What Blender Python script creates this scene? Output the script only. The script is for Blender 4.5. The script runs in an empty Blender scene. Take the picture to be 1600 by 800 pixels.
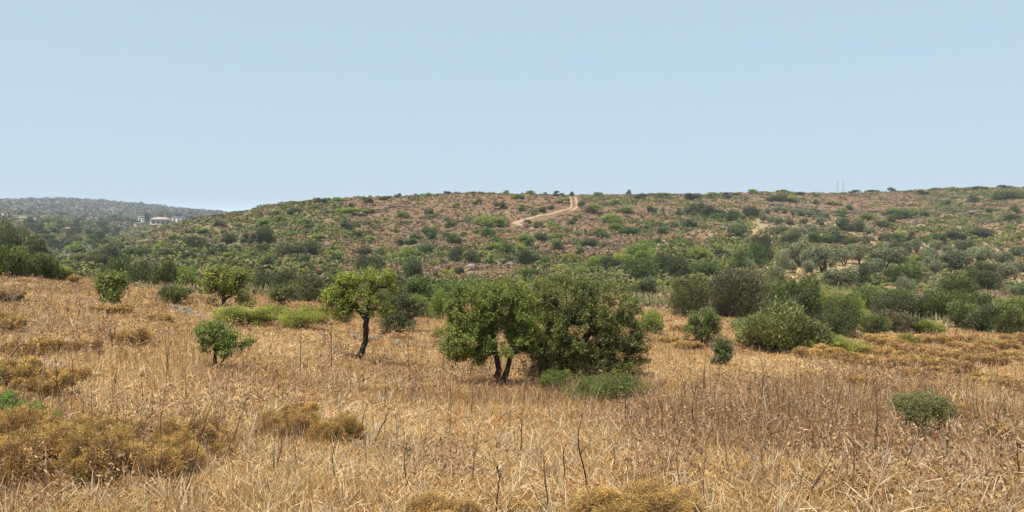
import bpy, math, random
import numpy as np
from mathutils import Vector
rnd = random.Random(7)
rng = np.random.default_rng(11)
SC = bpy.context.scene
COL = SC.collection
PI = math.pi

# ------------------------------------------------------------------ camera
CAMZ = 40.0
FPX = 1186.0
PITCH = math.atan(68.0 / FPX)
cam_d = bpy.data.cameras.new("camera")
cam_d.sensor_fit = 'HORIZONTAL'
cam_d.sensor_width = 36.0
cam_d.lens = 36.0 * FPX / 1600.0
cam_d.clip_start = 0.1
cam_d.clip_end = 60000
cam = bpy.data.objects.new("camera", cam_d)
cam.location = (0, 0, CAMZ)
cam.rotation_euler = (math.pi / 2 - PITCH, 0, 0)
COL.objects.link(cam)
SC.camera = cam

# ------------------------------------------------------------------ light
SUN_EL, SUN_AZ = math.radians(69), math.radians(-140)     # azimuth from +Y (view direction) towards +X
w = bpy.data.worlds.new("World")
SC.world = w
w.use_nodes = True
nt = w.node_tree
nt.nodes.clear()
sky = nt.nodes.new('ShaderNodeTexSky')
sky.sky_type = 'NISHITA'
sky.sun_disc = False
sky.sun_elevation = SUN_EL
sky.sun_rotation = SUN_AZ
sky.altitude = 0
sky.air_density = 0.6
sky.dust_density = 2.0
sky.ozone_density = 1.0
bg = nt.nodes.new('ShaderNodeBackground')
bg.inputs['Strength'].default_value = 0.10
wo = nt.nodes.new('ShaderNodeOutputWorld')
veil = nt.nodes.new('ShaderNodeMix'); veil.data_type = 'RGBA'; veil.blend_type = 'MIX'      # thin even summer veil over the clear-sky gradient
veil.inputs['Factor'].default_value = 0.75
veil.inputs['B'].default_value = (4.1, 5.32, 6.15, 1)
nt.links.new(sky.outputs[0], veil.inputs['A']); nt.links.new(veil.outputs['Result'], bg.inputs[0])
nt.links.new(bg.outputs[0], wo.inputs[0])
sl = bpy.data.lights.new("sun", 'SUN')
sl.energy = 5.0
sl.angle = math.radians(0.53)
sl.color = (1.0, 0.955, 0.89)
so = bpy.data.objects.new("sun", sl)
COL.objects.link(so)
sd = Vector((math.sin(SUN_AZ) * math.cos(SUN_EL), math.cos(SUN_AZ) * math.cos(SUN_EL), math.sin(SUN_EL)))
so.rotation_euler = sd.to_track_quat('Z', 'Y').to_euler()
so.location = (0, 0, 120)
vs = SC.view_settings
vs.view_transform = 'Standard'
vs.look = 'None'
vs.gamma = 1
vs.use_curve_mapping = False
vs.exposure = 0.55
SC.cycles.use_denoising = True
SC.cycles.max_bounces = 6
SC.cycles.diffuse_bounces = 3
SC.cycles.transmission_bounces = 3
SC.cycles.volume_bounces = 1
SC.cycles.transparent_max_bounces = 4
SC.cycles.sample_clamp_indirect = 6

# ------------------------------------------------------------------ numpy noise
def _hash(ix, iy, seed):
    h = (ix.astype(np.int64) * 374761393 + iy.astype(np.int64) * 668265263 + seed * 974711) & 0xFFFFFFFF
    h = ((h ^ (h >> 13)) * 1274126177) & 0xFFFFFFFF
    h = (h ^ (h >> 16)) & 0xFFFFFFFF
    return h / 4294967295.0

def vnoise(x, y, seed=0):
    x = np.asarray(x, float); y = np.asarray(y, float)
    ix, iy = np.floor(x), np.floor(y)
    fx, fy = x - ix, y - iy
    fx = fx * fx * (3 - 2 * fx); fy = fy * fy * (3 - 2 * fy)
    a = _hash(ix, iy, seed); b = _hash(ix + 1, iy, seed)
    c = _hash(ix, iy + 1, seed); d = _hash(ix + 1, iy + 1, seed)
    return (a * (1 - fx) + b * fx) * (1 - fy) + (c * (1 - fx) + d * fx) * fy

def fbm(x, y, seed=0, octs=4):
    s = 0; amp = 1; tot = 0
    for k in range(octs):
        s = s + amp * vnoise(x * 2 ** k + 17.3 * k, y * 2 ** k - 9.1 * k, seed + k)
        tot += amp; amp *= 0.5
    return s / tot

def smooth(a, b, v):
    t = np.clip((v - a) / (b - a), 0, 1)
    return t * t * (3 - 2 * t)

# ------------------------------------------------------------------ view ray helpers (pixels of the 1600x800 frame)
cp, sp = math.cos(PITCH), math.sin(PITCH)
def ray(px, py):
    X = (np.asarray(px, float) - 800) / FPX
    Y = (400 - np.asarray(py, float)) / FPX
    return X, Y * sp + cp, Y * cp - sp

# ------------------------------------------------------------------ terrain profile
# for each bearing: distance from the viewpoint -> where that ground shows ('z' = height instead)
COLS = {
 -500: [(5.6, 805), (8, 676), (14, 552), (22, 474), (33, 424), (48, 430), (75, 422), (120, 400), (190, 385), (280, 368), (380, 352), (500, 341), (700, 332), (1000, 330), (1500, 318), (2000, 325)],
 -200: [(5.5, 805), (8, 670), (14, 548), (22, 471), (33, 424), (48, 432), (75, 425), (120, 402), (190, 386), (280, 369), (380, 353), (500, 341), (700, 333), (1000, 332), (1500, 316), (2000, 323)],
 0: [(5.1, 805), (8, 664), (14, 542), (22, 472), (33, 430), (46, 440), (75, 432), (120, 408), (190, 392), (280, 374), (380, 357), (500, 344), (700, 336), (1000, 334), (1500, 315), (2000, 325)],
 100: [(4.8, 805), (8, 655), (14, 545), (22, 479), (34, 438), (46, 448), (75, 437), (120, 414), (190, 398), (280, 382), (380, 366), (500, 353), (700, 343), (1000, 338), (1500, 313), (2000, 322)],
 200: [(4.6, 805), (8, 652), (14, 548), (22, 490), (34, 454), (46, 458), (75, 440), (110, 424), (150, 405), (200, 385), (240, 376), (290, 381), (400, 374), (550, 358), (700, 347), (1000, 340), (1500, 319), (2000, 330)],
 300: [(4.5, 805), (8, 650), (14, 550), (22, 499), (34, 466), (50, 458), (75, 443), (110, 422), (150, 396), (200, 362), (235, 347), (280, 352), (400, 357), (550, 350), (700, 344), (1000, 340), (1500, 329), (2000, 336)],
 350: [(4.4, 805), (8, 650), (14, 552), (22, 503), (34, 472), (50, 458), (75, 443), (110, 420), (150, 392), (200, 356), (238, 338), (280, 343), (400, 352), (700, 345), (1000, 339), (1500, 334), (2000, 340)],
 400: [(4.3, 805), (8, 652), (14, 555), (21, 510), (30, 483), (42, 463), (60, 450), (85, 438), (115, 418), (150, 388), (200, 350), (240, 329), (285, 336), (400, 350), (700, 348), (1500, 345), (2000, 345)],
 500: [(4.2, 805), (8, 658), (14, 570), (21, 520), (30, 490), (42, 470), (60, 455), (85, 440), (115, 420), (150, 386), (200, 340), (240, 315), (290, 322), (400, 345), (700, 350), (1500, 345)],
 600: [(4.1, 805), (8, 664), (14, 590), (20, 555), (28, 515), (40, 482), (56, 462), (80, 446), (105, 435), (140, 405), (180, 370), (220, 330), (250, 308), (300, 316), (420, 345), (700, 350), (1500, 345)],
 800: [(4.1, 805), (8, 665), (14, 603), (20, 556), (28, 515), (40, 482), (56, 463), (80, 448), (105, 437), (140, 406), (180, 368), (220, 334), (268, 302), (320, 310), (450, 340), (700, 350), (1500, 345)],
 1000: [(4.1, 805), (8, 666), (14, 602), (20, 556), (28, 521), (38, 494), (52, 474), (75, 455), (100, 440), (135, 412), (175, 382), (230, 345), (290, 313), (325, 305), (400, 315), (600, 345), (1500, 345)],
 1200: [(4.3, 805), (8, 666), (14, 603), (20, 562), (28, 534), (40, 506), (54, 482), (78, 455), (105, 430), (135, 410), (175, 383), (230, 350), (300, 320), (372, 303), (450, 310), (700, 345), (1500, 345)],
 1400: [(4.6, 805), (8, 672), (14, 608), (20, 576), (28, 549), (40, 521), (56, 494), (78, 468), (105, 445), (135, 420), (175, 392), (225, 364), (295, 336), (360, 312), (425, 299), (520, 308), (800, 335), (1500, 345)],
 1600: [(5.0, 805), (8, 690), (14, 618), (20, 584), (28, 557), (40, 526), (56, 500), (78, 470), (105, 447), (135, 425), (175, 398), (225, 368), (295, 338), (365, 308), (435, 294), (520, 300), (800, 330), (1500, 345)],
 1900: [(5.4, 805), (8, 705), (14, 625), (20, 590), (28, 560), (40, 528), (56, 500), (78, 470), (105, 447), (135, 425), (175, 398), (225, 368), (295, 336), (365, 305), (435, 290), (520, 296), (800, 325), (1500, 340)],
}

def pchip(x, y, xi):
    x = np.asarray(x, float); y = np.asarray(y, float)
    h = np.diff(x); d = np.diff(y, axis=0) / (h if y.ndim == 1 else h[:, None])
    m = np.zeros_like(y)
    a, b = d[:-1], d[1:]
    same = (a * b) > 0
    m[1:-1] = np.where(same, 2 * a * b / np.where(same, a + b, 1), 0)
    m[0] = d[0]; m[-1] = d[-1]
    k = np.clip(np.searchsorted(x, xi) - 1, 0, len(x) - 2)
    t = (xi - x[k]) / h[k]
    hk = h[k]
    if y.ndim > 1: t = t[:, None]; hk = hk[:, None]
    t2, t3 = t * t, t * t * t
    return (2*t3-3*t2+1)*y[k] + (t3-2*t2+t)*hk*m[k] + (-2*t3+3*t2)*y[k+1] + (t3-t2)*hk*m[k+1]

AZF = np.radians(np.arange(-46, 46.001, 0.12))
AZ_C = np.radians(np.arange(49, 312, 3.0))
AZ = np.concatenate([AZF, AZ_C, [AZF[0] + 2 * PI]])
RN = np.concatenate([[0.0, 0.7, 1.4], np.exp(np.arange(math.log(2.0), math.log(4600), 0.0125))])
LR = np.log(np.maximum(RN, 0.35))
prof = []; azc = []
for cx in sorted(COLS):
    pts = [(0.35, 38.36), (2.0, 38.36 - 0.02)]
    for r, py in COLS[cx]:
        dx, dy, dz = ray(cx, py)
        pts.append((r, CAMZ + r * dz / math.hypot(dx, dy)))
    last = pts[-1][0]
    pts += [(max(2700, last * 1.3), 8.0), (4700, -12.0)]
    pr = np.array(pts)
    prof.append(pchip(np.log(pr[:, 0]), pr[:, 1], LR))
    azc.append(math.atan2(ray(cx, 400)[0], ray(cx, 400)[1]))
prof = np.array(prof); azc = np.array(azc)
# close the ring behind the viewpoint: same slopes carried round
azc2 = np.concatenate([azc, [PI * 0.62, PI, PI * 1.38], [azc[0] + 2 * PI]])
back = 0.5 * (prof[0] + prof[-1])
back = np.where(RN < 60, 38.4 + RN * 0.03, np.minimum(back, 42) * 0 + 40.2 - (np.maximum(RN, 60) - 60) * 0.011)
prof2 = np.vstack([prof, back[None] * 0.7 + prof[-1][None] * 0.3, back[None], back[None] * 0.7 + prof[0][None] * 0.3, prof[0][None]])
ZG = pchip(azc2, prof2, np.clip(AZ, azc2[0], azc2[-1]))
ZG = np.where((AZ < azc2[0])[:, None], prof[0][None], ZG)
GX = np.sin(AZ)[:, None] * RN[None]
GY = np.cos(AZ)[:, None] * RN[None]
RR = np.broadcast_to(RN[None], GX.shape)
farw = smooth(60, 160, RR)
det = (fbm(GX / 1.1, GY / 1.1, 3) - 0.5) * 0.16 * smooth(2, 6, RR)
det = det + (fbm(GX / 7, GY / 7, 5) - 0.5) * 0.5 * smooth(6, 20, RR)
det = det + (fbm(GX / 30, GY / 30, 9) - 0.5) * 2.2 * farw
det = det + (fbm(GX / 5, GY / 5, 21) - 0.5) * 1.0 * farw
det = det + (fbm(GX / 90, GY / 90, 29) - 0.5) * 6 * smooth(450, 900, RR) * (1 - smooth(1200, 1400, RR) * 0.5)
ZG = ZG + det
ZG[-1] = ZG[0]

def H(x, y):
    x = np.asarray(x, float); y = np.asarray(y, float)
    r = np.hypot(x, y); a = np.arctan2(x, y)
    a = np.where(a < AZ[0], a + 2 * PI, a)
    lr = np.maximum(r, 1e-6)
    j = np.clip(np.searchsorted(RN, lr) - 1, 0, len(RN) - 2)
    i = np.clip(np.searchsorted(AZ, a) - 1, 0, len(AZ) - 2)
    fj = np.clip((r - RN[j]) / (RN[j + 1] - RN[j]), 0, 1)
    fi = np.clip((a - AZ[i]) / (AZ[i + 1] - AZ[i]), 0, 1)
    return (ZG[i, j] * (1 - fj) + ZG[i, j + 1] * fj) * (1 - fi) + (ZG[i + 1, j] * (1 - fj) + ZG[i + 1, j + 1] * fj) * fi

RS = np.exp(np.linspace(math.log(2.5), math.log(3500), 1400))
def ground(px, py):
    """first ground point met by the view through this frame position; skyline positions fall on the ridge"""
    dx, dy, dz = ray(px, py)
    hyp = math.hypot(dx, dy)
    xs, ys = dx / hyp * RS, dy / hyp * RS
    hz = H(xs, ys)
    zr = CAMZ + RS * dz / hyp
    k = np.nonzero(hz >= zr)[0]
    if len(k):
        i = k[0]
    else:
        el = (hz - CAMZ) / RS
        m = RS < (470 if px > 360 else 1800)
        i = int(np.argmax(np.where(m, el, -9)))
    return Vector((xs[i], ys[i], hz[i]))

def ground_far(px, py, dist):
    """like ground(), looking only past the near hill flank; stays near the given distance"""
    dx, dy, dz = ray(px, py); hyp = math.hypot(dx, dy)
    rs = RS[(RS > dist * 0.75) & (RS < dist * 1.3)]
    e = H(dx / hyp * rs, dy / hyp * rs) - (CAMZ + rs * dz / hyp)
    i = int(np.argmin(np.abs(e) + np.abs(rs - dist) * 0.004))
    x, y = dx / hyp * rs[i], dy / hyp * rs[i]
    return Vector((x, y, float(H(x, y))))

def frame_scale(p):                     # metres per frame pixel at a place
    return (p.y * cp - (p.z - CAMZ) * sp) / FPX

def to_px(x, y, z):
    zz = z - CAMZ
    d = y * cp - zz * sp
    u = y * sp + zz * cp
    return 800 + FPX * x / d, 400 - FPX * u / d

# ------------------------------------------------------------------ object helpers
def tag(o, label=None, cat=None, group=None, kind=None):
    if label: o["label"] = label
    if cat: o["category"] = cat
    if group: o["group"] = group
    if kind: o["kind"] = kind
    return o

def link(name, data, parent=None, mat=None, color=None):
    o = bpy.data.objects.new(name, data)
    COL.objects.link(o)
    if parent is not None: o.parent = parent
    if mat is not None and data is not None and len(data.materials) == 0: data.materials.append(mat)
    if color is not None: o.color = (*color, 1)
    return o

def mesh_np(name, V, faces, nper, tint=None, colv=None, mat=None, smooth_s=False):
    """faces: flat vertex index array, nper verts per face"""
    me = bpy.data.meshes.new(name)
    V = np.ascontiguousarray(V, dtype=np.float32)
    faces = np.ascontiguousarray(faces, dtype=np.int32).ravel()
    nf = len(faces) // nper
    me.vertices.add(len(V)); me.vertices.foreach_set("co", V.ravel())
    me.loops.add(len(faces)); me.loops.foreach_set("vertex_index", faces)
    me.polygons.add(nf)
    me.polygons.foreach_set("loop_start", np.arange(0, nf * nper, nper, dtype=np.int32))
    me.polygons.foreach_set("loop_total", np.full(nf, nper, dtype=np.int32))
    if smooth_s: me.polygons.foreach_set("use_smooth", np.ones(nf, dtype=bool))
    if tint is not None:
        a = me.attributes.new("tint", 'FLOAT', 'POINT')
        a.data.foreach_set("value", np.ascontiguousarray(tint, dtype=np.float32))
    if colv is not None:
        a = me.attributes.new("hue", 'FLOAT_COLOR', 'POINT')
        c = np.ones((len(V), 4), np.float32); c[:, :3] = colv
        a.data.foreach_set("color", c.ravel())
    me.update(calc_edges=True)
    if mat is not None: me.materials.append(mat)
    return me

# ------------------------------------------------------------------ materials
def new_mat(name):
    m = bpy.data.materials.new(name); m.use_nodes = True
    t = m.node_tree; t.nodes.clear()
    return m, t, t.nodes.new, t.links.new

def leaf_mat(name, transl=0.3, rough=0.55, warm=True, use_attr=False, lo=0.48, hi=1.7, tipcol=(1.25, 1.15, 0.8), spec=0.25):
    m, t, N, L = new_mat(name)
    at = N('ShaderNodeAttribute'); at.attribute_name = "tint"
    if use_attr:
        src = N('ShaderNodeAttribute'); src.attribute_name = "hue"; csock = src.outputs['Color']
    else:
        src = N('ShaderNodeObjectInfo'); csock = src.outputs['Color']
    mr = N('ShaderNodeMapRange'); mr.inputs['To Min'].default_value = lo; mr.inputs['To Max'].default_value = hi
    L(at.outputs['Fac'], mr.inputs['Value'])
    vm = N('ShaderNodeVectorMath'); vm.operation = 'SCALE'
    L(csock, vm.inputs[0]); L(mr.outputs[0], vm.inputs['Scale'])
    mx = N('ShaderNodeMix'); mx.data_type = 'RGBA'; mx.blend_type = 'MULTIPLY'
    L(at.outputs['Fac'], mx.inputs['Factor'])
    L(vm.outputs[0], mx.inputs['A']); mx.inputs['B'].default_value = (*tipcol, 1)
    b = N('ShaderNodeBsdfPrincipled'); b.inputs['Roughness'].default_value = rough
    b.inputs['Specular IOR Level'].default_value = spec
    L(mx.outputs['Result'], b.inputs['Base Color'])
    tr = N('ShaderNodeBsdfTranslucent'); L(mx.outputs['Result'], tr.inputs['Color'])
    ms = N('ShaderNodeMixShader'); ms.inputs[0].default_value = transl
    L(b.outputs[0], ms.inputs[1]); L(tr.outputs[0], ms.inputs[2])
    o = N('ShaderNodeOutputMaterial'); L(ms.outputs[0], o.inputs['Surface'])
    return m

M_LEAF = leaf_mat("leaf", 0.32)
M_GRASS = leaf_mat("dry_blades", 0.25, rough=0.6, use_attr=True, lo=0.7, hi=1.35, tipcol=(1.05, 1.02, 0.95))
M_SCRUB = leaf_mat("scrub", 0.12, rough=0.8, use_attr=True, lo=0.7, hi=1.3, tipcol=(1, 1, 1), spec=0.05)
M_CUSH = leaf_mat("cushion_twigs", 0.15, rough=0.75, lo=0.45, hi=1.5, tipcol=(1.1, 1.05, 0.85), spec=0.1)

def bark_mat():
    m, t, N, L = new_mat("bark")
    oi = N('ShaderNodeObjectInfo'); tc = N('ShaderNodeTexCoord')
    mp = N('ShaderNodeMapping'); mp.inputs['Scale'].default_value = (30, 30, 7)
    nz = N('ShaderNodeTexNoise'); nz.inputs['Scale'].default_value = 1.0; nz.inputs['Detail'].default_value = 4
    L(tc.outputs['Object'], mp.inputs[0]); L(mp.outputs[0], nz.inputs['Vector'])
    mr = N('ShaderNodeMapRange'); mr.inputs['To Min'].default_value = 0.5; mr.inputs['To Max'].default_value = 1.6
    L(nz.outputs['Fac'], mr.inputs['Value'])
    vm = N('ShaderNodeVectorMath'); vm.operation = 'SCALE'
    L(oi.outputs['Color'], vm.inputs[0]); L(mr.outputs[0], vm.inputs['Scale'])
    bp = N('ShaderNodeBump'); bp.inputs['Strength'].default_value = 0.6; bp.inputs['Distance'].default_value = 0.02
    L(nz.outputs['Fac'], bp.inputs['Height'])
    b = N('ShaderNodeBsdfPrincipled'); b.inputs['Roughness'].default_value = 0.9; b.inputs['Specular IOR Level'].default_value = 0.1
    L(vm.outputs[0], b.inputs['Base Color']); L(bp.outputs[0], b.inputs['Normal'])
    o = N('ShaderNodeOutputMaterial'); L(b.outputs[0], o.inputs['Surface'])
    return m
M_BARK = bark_mat()

def plain_noise_mat(name, c1, c2, scale=5, bump=0.4, rough=0.9, usecol=False):
    m, t, N, L = new_mat(name)
    tc = N('ShaderNodeTexCoord')
    nz = N('ShaderNodeTexNoise'); nz.inputs['Scale'].default_value = scale; nz.inputs['Detail'].default_value = 6; nz.inputs['Roughness'].default_value = 0.65
    L(tc.outputs['Object'], nz.inputs['Vector'])
    cr = N('ShaderNodeValToRGB'); cr.color_ramp.elements[0].position = 0.32; cr.color_ramp.elements[1].position = 0.68
    cr.color_ramp.elements[0].color = (*c1, 1); cr.color_ramp.elements[1].color = (*c2, 1)
    L(nz.outputs['Fac'], cr.inputs[0])
    bp = N('ShaderNodeBump'); bp.inputs['Strength'].default_value = bump; bp.inputs['Distance'].default_value = 0.05
    L(nz.outputs['Fac'], bp.inputs['Height'])
    b = N('ShaderNodeBsdfPrincipled'); b.inputs['Roughness'].default_value = rough; b.inputs['Specular IOR Level'].default_value = 0.15
    L(cr.outputs[0], b.inputs['Base Color']); L(bp.outputs[0], b.inputs['Normal'])
    o = N('ShaderNodeOutputMaterial'); L(b.outputs[0], o.inputs['Surface'])
    return m
M_STONE = plain_noise_mat("limestone", (0.12, 0.10, 0.08), (0.28, 0.245, 0.20), 9)
M_STONE_D = plain_noise_mat("dark_stone", (0.09, 0.075, 0.06), (0.20, 0.16, 0.13), 4)
M_TRACK = plain_noise_mat("track_soil", (0.22, 0.145, 0.09), (0.37, 0.255, 0.165), 1.6, 0.5)
M_WHITE = plain_noise_mat("whitewash", (0.36, 0.36, 0.35), (0.50, 0.49, 0.47), 0.4, 0.1)
M_CREAM = plain_noise_mat("cream_plaster", (0.32, 0.28, 0.22), (0.42, 0.37, 0.30), 0.4, 0.1)
M_ROOF = plain_noise_mat("roof_tile", (0.27, 0.19, 0.14), (0.38, 0.28, 0.21), 1.5, 0.3)
M_WIN = plain_noise_mat("dark_window", (0.03, 0.035, 0.04), (0.05, 0.055, 0.06), 1, 0.0, 0.3)
M_MAST = plain_noise_mat("galvanised_steel", (0.20, 0.20, 0.21), (0.28, 0.28, 0.29), 1, 0.0, 0.5)

def ground_mat():
    m, t, N, L = new_mat("ground_soil")
    at = N('ShaderNodeAttribute'); at.attribute_name = "hue"
    tc = N('ShaderNodeTexCoord')
    def noise(scale, detail=6, rough=0.6):
        n = N('ShaderNodeTexNoise'); n.inputs['Scale'].default_value = scale
        n.inputs['Detail'].default_value = detail; n.inputs['Roughness'].default_value = rough
        L(tc.outputs['Object'], n.inputs['Vector']); return n
    n1 = noise(0.35, 8, 0.7); n2 = noise(9, 5, 0.7); n3 = noise(0.05, 4)
    mr = N('ShaderNodeMapRange'); mr.inputs['From Min'].default_value = 0.3; mr.inputs['From Max'].default_value = 0.7
    mr.inputs['To Min'].default_value = 0.72; mr.inputs['To Max'].default_value = 1.28
    L(n1.outputs['Fac'], mr.inputs['Value'])
    mr2 = N('ShaderNodeMapRange'); mr2.inputs['From Min'].default_value = 0.3; mr2.inputs['From Max'].default_value = 0.7
    mr2.inputs['To Min'].default_value = 0.7; mr2.inputs['To Max'].default_value = 1.3
    L(n2.outputs['Fac'], mr2.inputs['Value'])
    mu = N('ShaderNodeMath'); mu.operation = 'MULTIPLY'; L(mr.outputs[0], mu.inputs[0]); L(mr2.outputs[0], mu.inputs[1])
    vm = N('ShaderNodeVectorMath'); vm.operation = 'SCALE'; L(at.outputs['Color'], vm.inputs[0]); L(mu.outputs[0], vm.inputs['Scale'])
    hs = N('ShaderNodeMix'); hs.data_type = 'RGBA'; hs.blend_type = 'MULTIPLY'
    cr = N('ShaderNodeValToRGB')
    cr.color_ramp.elements[0].position = 0.38; cr.color_ramp.elements[0].color = (1.0, 0.88, 0.8, 1)
    cr.color_ramp.elements[1].position = 0.62; cr.color_ramp.elements[1].color = (1.0, 1.04, 0.95, 1)
    L(n3.outputs['Fac'], cr.inputs[0]); L(vm.outputs[0], hs.inputs['A']); L(cr.outputs[0], hs.inputs['B']); hs.inputs['Factor'].default_value = 1
    b = N('ShaderNodeBsdfPrincipled'); b.inputs['Roughness'].default_value = 0.95; b.inputs['Specular IOR Level'].default_value = 0.05
    bp = N('ShaderNodeBump'); bp.inputs['Strength'].default_value = 0.8; bp.inputs['Distance'].default_value = 0.5
    L(n1.outputs['Fac'], bp.inputs['Height'])
    bp2 = N('ShaderNodeBump'); bp2.inputs['Strength'].default_value = 0.5; bp2.inputs['Distance'].default_value = 0.05
    L(n2.outputs['Fac'], bp2.inputs['Height']); L(bp.outputs[0], bp2.inputs['Normal'])
    L(hs.outputs['Result'], b.inputs['Base Color']); L(bp2.outputs[0], b.inputs['Normal'])
    o = N('ShaderNodeOutputMaterial'); L(b.outputs[0], o.inputs['Surface'])
    return m

# ------------------------------------------------------------------ the ground
STRAW = np.array([0.29, 0.195, 0.10]); HILL = np.array([0.148, 0.094, 0.058]); OCHRE = np.array([0.30, 0.205, 0.115])
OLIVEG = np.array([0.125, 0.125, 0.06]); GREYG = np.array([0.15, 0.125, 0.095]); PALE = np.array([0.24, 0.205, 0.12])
def zone_colour(x, y):
    """colour of the soil and dead plants on the ground, by place"""
    r = np.hypot(x, y); a = np.degrees(np.arctan2(x, y))
    mead = 1 - smooth(36, 52, r + (fbm(x / 9, y / 9, 40) - 0.5) * 16)
    hillc = HILL[None] + 0
    n = fbm(x / 22, y / 22, 41)[:, None]
    n2 = fbm(x / 60, y / 60, 45)[:, None]
    right = (smooth(12, 17, a) * (1 - smooth(190, 300, r)))[:, None]
    base = HILL * (0.85 + 0.4 * n)
    base = base * (1 - smooth(0.5, 0.75, n) * 0.55) + OLIVEG * smooth(0.5, 0.75, n) * 0.55
    rt = PALE * (1 - n2) + OCHRE * n2
    base = base * (1 - right) + rt * right
    left = ((1 - smooth(-17, -10, a)) * smooth(60, 130, r))[:, None]
    base = base * (1 - 0.7 * left) + OLIVEG * 0.7 * left
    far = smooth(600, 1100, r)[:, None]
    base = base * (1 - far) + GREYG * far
    px_, py_ = to_px(x, y, H(x, y)) if len(x) else (x, y)
    gr_ = (smooth(1180, 1205, px_) * (1 - smooth(1345, 1370, px_)) * smooth(392, 400, py_) * (1 - smooth(432, 440, py_)) * (y > 60) * (r < 220))[:, None]
    base = base * (1 - gr_) + np.array([0.36, 0.25, 0.14]) * gr_
    mead = mead[:, None]
    st = STRAW * (0.85 + 0.35 * n)
    return base * (1 - mead) + st * mead

na, nr = GX.shape
V = np.stack([GX, GY, ZG], -1)[:-1].reshape(-1, 3)
na -= 1
I, J = np.meshgrid(np.arange(na), np.arange(nr - 1), indexing='ij')
I2 = (I + 1) % na
Fq = np.stack([I * nr + J, I * nr + J + 1, I2 * nr + J + 1, I2 * nr + J], -1).reshape(-1, 4)
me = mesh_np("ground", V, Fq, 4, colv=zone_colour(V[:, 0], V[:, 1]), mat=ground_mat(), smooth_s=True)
gobj = link("ground", me); tag(gobj, kind="structure")

def sea_mat():
    m, t, N, L = new_mat("sea_water")
    b = N('ShaderNodeBsdfPrincipled'); b.inputs['Base Color'].default_value = (0.03, 0.09, 0.15, 1); b.inputs['Roughness'].default_value = 0.25
    tc = N('ShaderNodeTexCoord'); nz = N('ShaderNodeTexNoise'); nz.inputs['Scale'].default_value = 0.2; nz.inputs['Detail'].default_value = 6
    L(tc.outputs['Object'], nz.inputs['Vector'])
    bp = N('ShaderNodeBump'); bp.inputs['Strength'].default_value = 0.5; L(nz.outputs['Fac'], bp.inputs['Height']); L(bp.outputs[0], b.inputs['Normal'])
    o = N('ShaderNodeOutputMaterial'); L(b.outputs[0], o.inputs['Surface'])
    return m
nseg = 128
a = np.linspace(0, 2 * PI, nseg, endpoint=False)
V = []
rings = (0, 3000, 8000, 15000)
for R in rings[1:]:
    V += [(R * math.sin(t), R * math.cos(t), 0.0) for t in a]
V.append((0, 0, 0.0))
F3 = [((k), (k + 1) % nseg, nseg + (k + 1) % nseg, nseg + k) for k in range(nseg)] + [(nseg + k, nseg + (k + 1) % nseg, 2 * nseg + (k + 1) % nseg, 2 * nseg + k) for k in range(nseg)]
me = bpy.data.meshes.new("sea"); me.from_pydata(V, [], F3 + [((k + 1) % nseg, k, 3 * nseg) for k in range(nseg)]); me.materials.append(sea_mat())
tag(link("sea", me), kind="structure")

# haze: one closed box of even thin air
HX, HZ0, HZ1 = 15500, -14.0, 82.0
me = bpy.data.meshes.new("haze")
hv = [(sx * HX, sy * HX, z) for z in (HZ0, HZ1) for sx, sy in ((-1, -1), (1, -1), (1, 1), (-1, 1))]
me.from_pydata(hv, [], [(3, 2, 1, 0), (4, 5, 6, 7), (0, 1, 5, 4), (1, 2, 6, 5), (2, 3, 7, 6), (3, 0, 4, 7)])
hm, t, N, L = new_mat("haze_air")
pv = N('ShaderNodeVolumePrincipled'); pv.inputs['Color'].default_value = (0.76, 0.86, 1.0, 1); pv.inputs['Density'].default_value = 0.00023
pv.inputs['Anisotropy'].default_value = 0.1
o = N('ShaderNodeOutputMaterial'); L(pv.outputs[0], o.inputs['Volume'])
me.materials.append(hm)
tag(link("haze", me), kind="stuff")

# ------------------------------------------------------------------ plant geometry
def unit(v):
    return v / np.maximum(np.linalg.norm(v, axis=1, keepdims=True), 1e-9)

def cards(C, D, size, aspect=0.5, g=rng, tint=None, nrm=None, ns=0.5):
    """leaf shaped quads at C, long axis near D"""
    n = len(C)
    D = unit(D)
    R = g.normal(size=(n, 3))
    if nrm is not None: R = unit(R) * ns + unit(nrm)
    S = unit(np.cross(D, unit(R)))
    size = np.broadcast_to(size, (n,))[:, None]
    a = C - D * size * 0.5
    b = C + S * size * aspect * 0.5 - D * size * 0.05
    c = C + D * size * 0.5
    d = C - S * size * aspect * 0.5 - D * size * 0.05
    V = np.stack([a, b, c, d], 1).reshape(-1, 3)
    if tint is None: tint = g.random(n)
    return V, np.arange(4 * n), np.repeat(tint, 4)

def tube(pts, rad, sides=5):
    pts = np.asarray(pts, float); n = len(pts)
    T = np.gradient(pts, axis=0); T = unit(T)
    up = np.array([0.31, 0.17, 0.93]);
    A = unit(np.cross(T, up)); B = np.cross(T, A)
    th = np.linspace(0, 2 * PI, sides, endpoint=False)
    ring = A[:, None] * np.cos(th)[None, :, None] + B[:, None] * np.sin(th)[None, :, None]
    V = pts[:, None] + ring * np.asarray(rad, float)[:, None, None]
    V = V.reshape(-1, 3)
    i, j = np.meshgrid(np.arange(n - 1), np.arange(sides), indexing='ij')
    j2 = (j + 1) % sides
    F = np.stack([i * sides + j, i * sides + j2, (i + 1) * sides + j2, (i + 1) * sides + j], -1).reshape(-1, 4)
    return V, F

class Tubes:
    def __init__(s): s.V = []; s.F = []; s.n = 0
    def add(s, pts, rad, sides=5):
        v, f = tube(pts, rad, sides); s.V.append(v); s.F.append(f + s.n); s.n += len(v)
    def mesh(s, name, mat=None, smooth_s=True):
        return mesh_np(name, np.vstack(s.V), np.vstack(s.F), 4, mat=mat or M_BARK, smooth_s=smooth_s)

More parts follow.
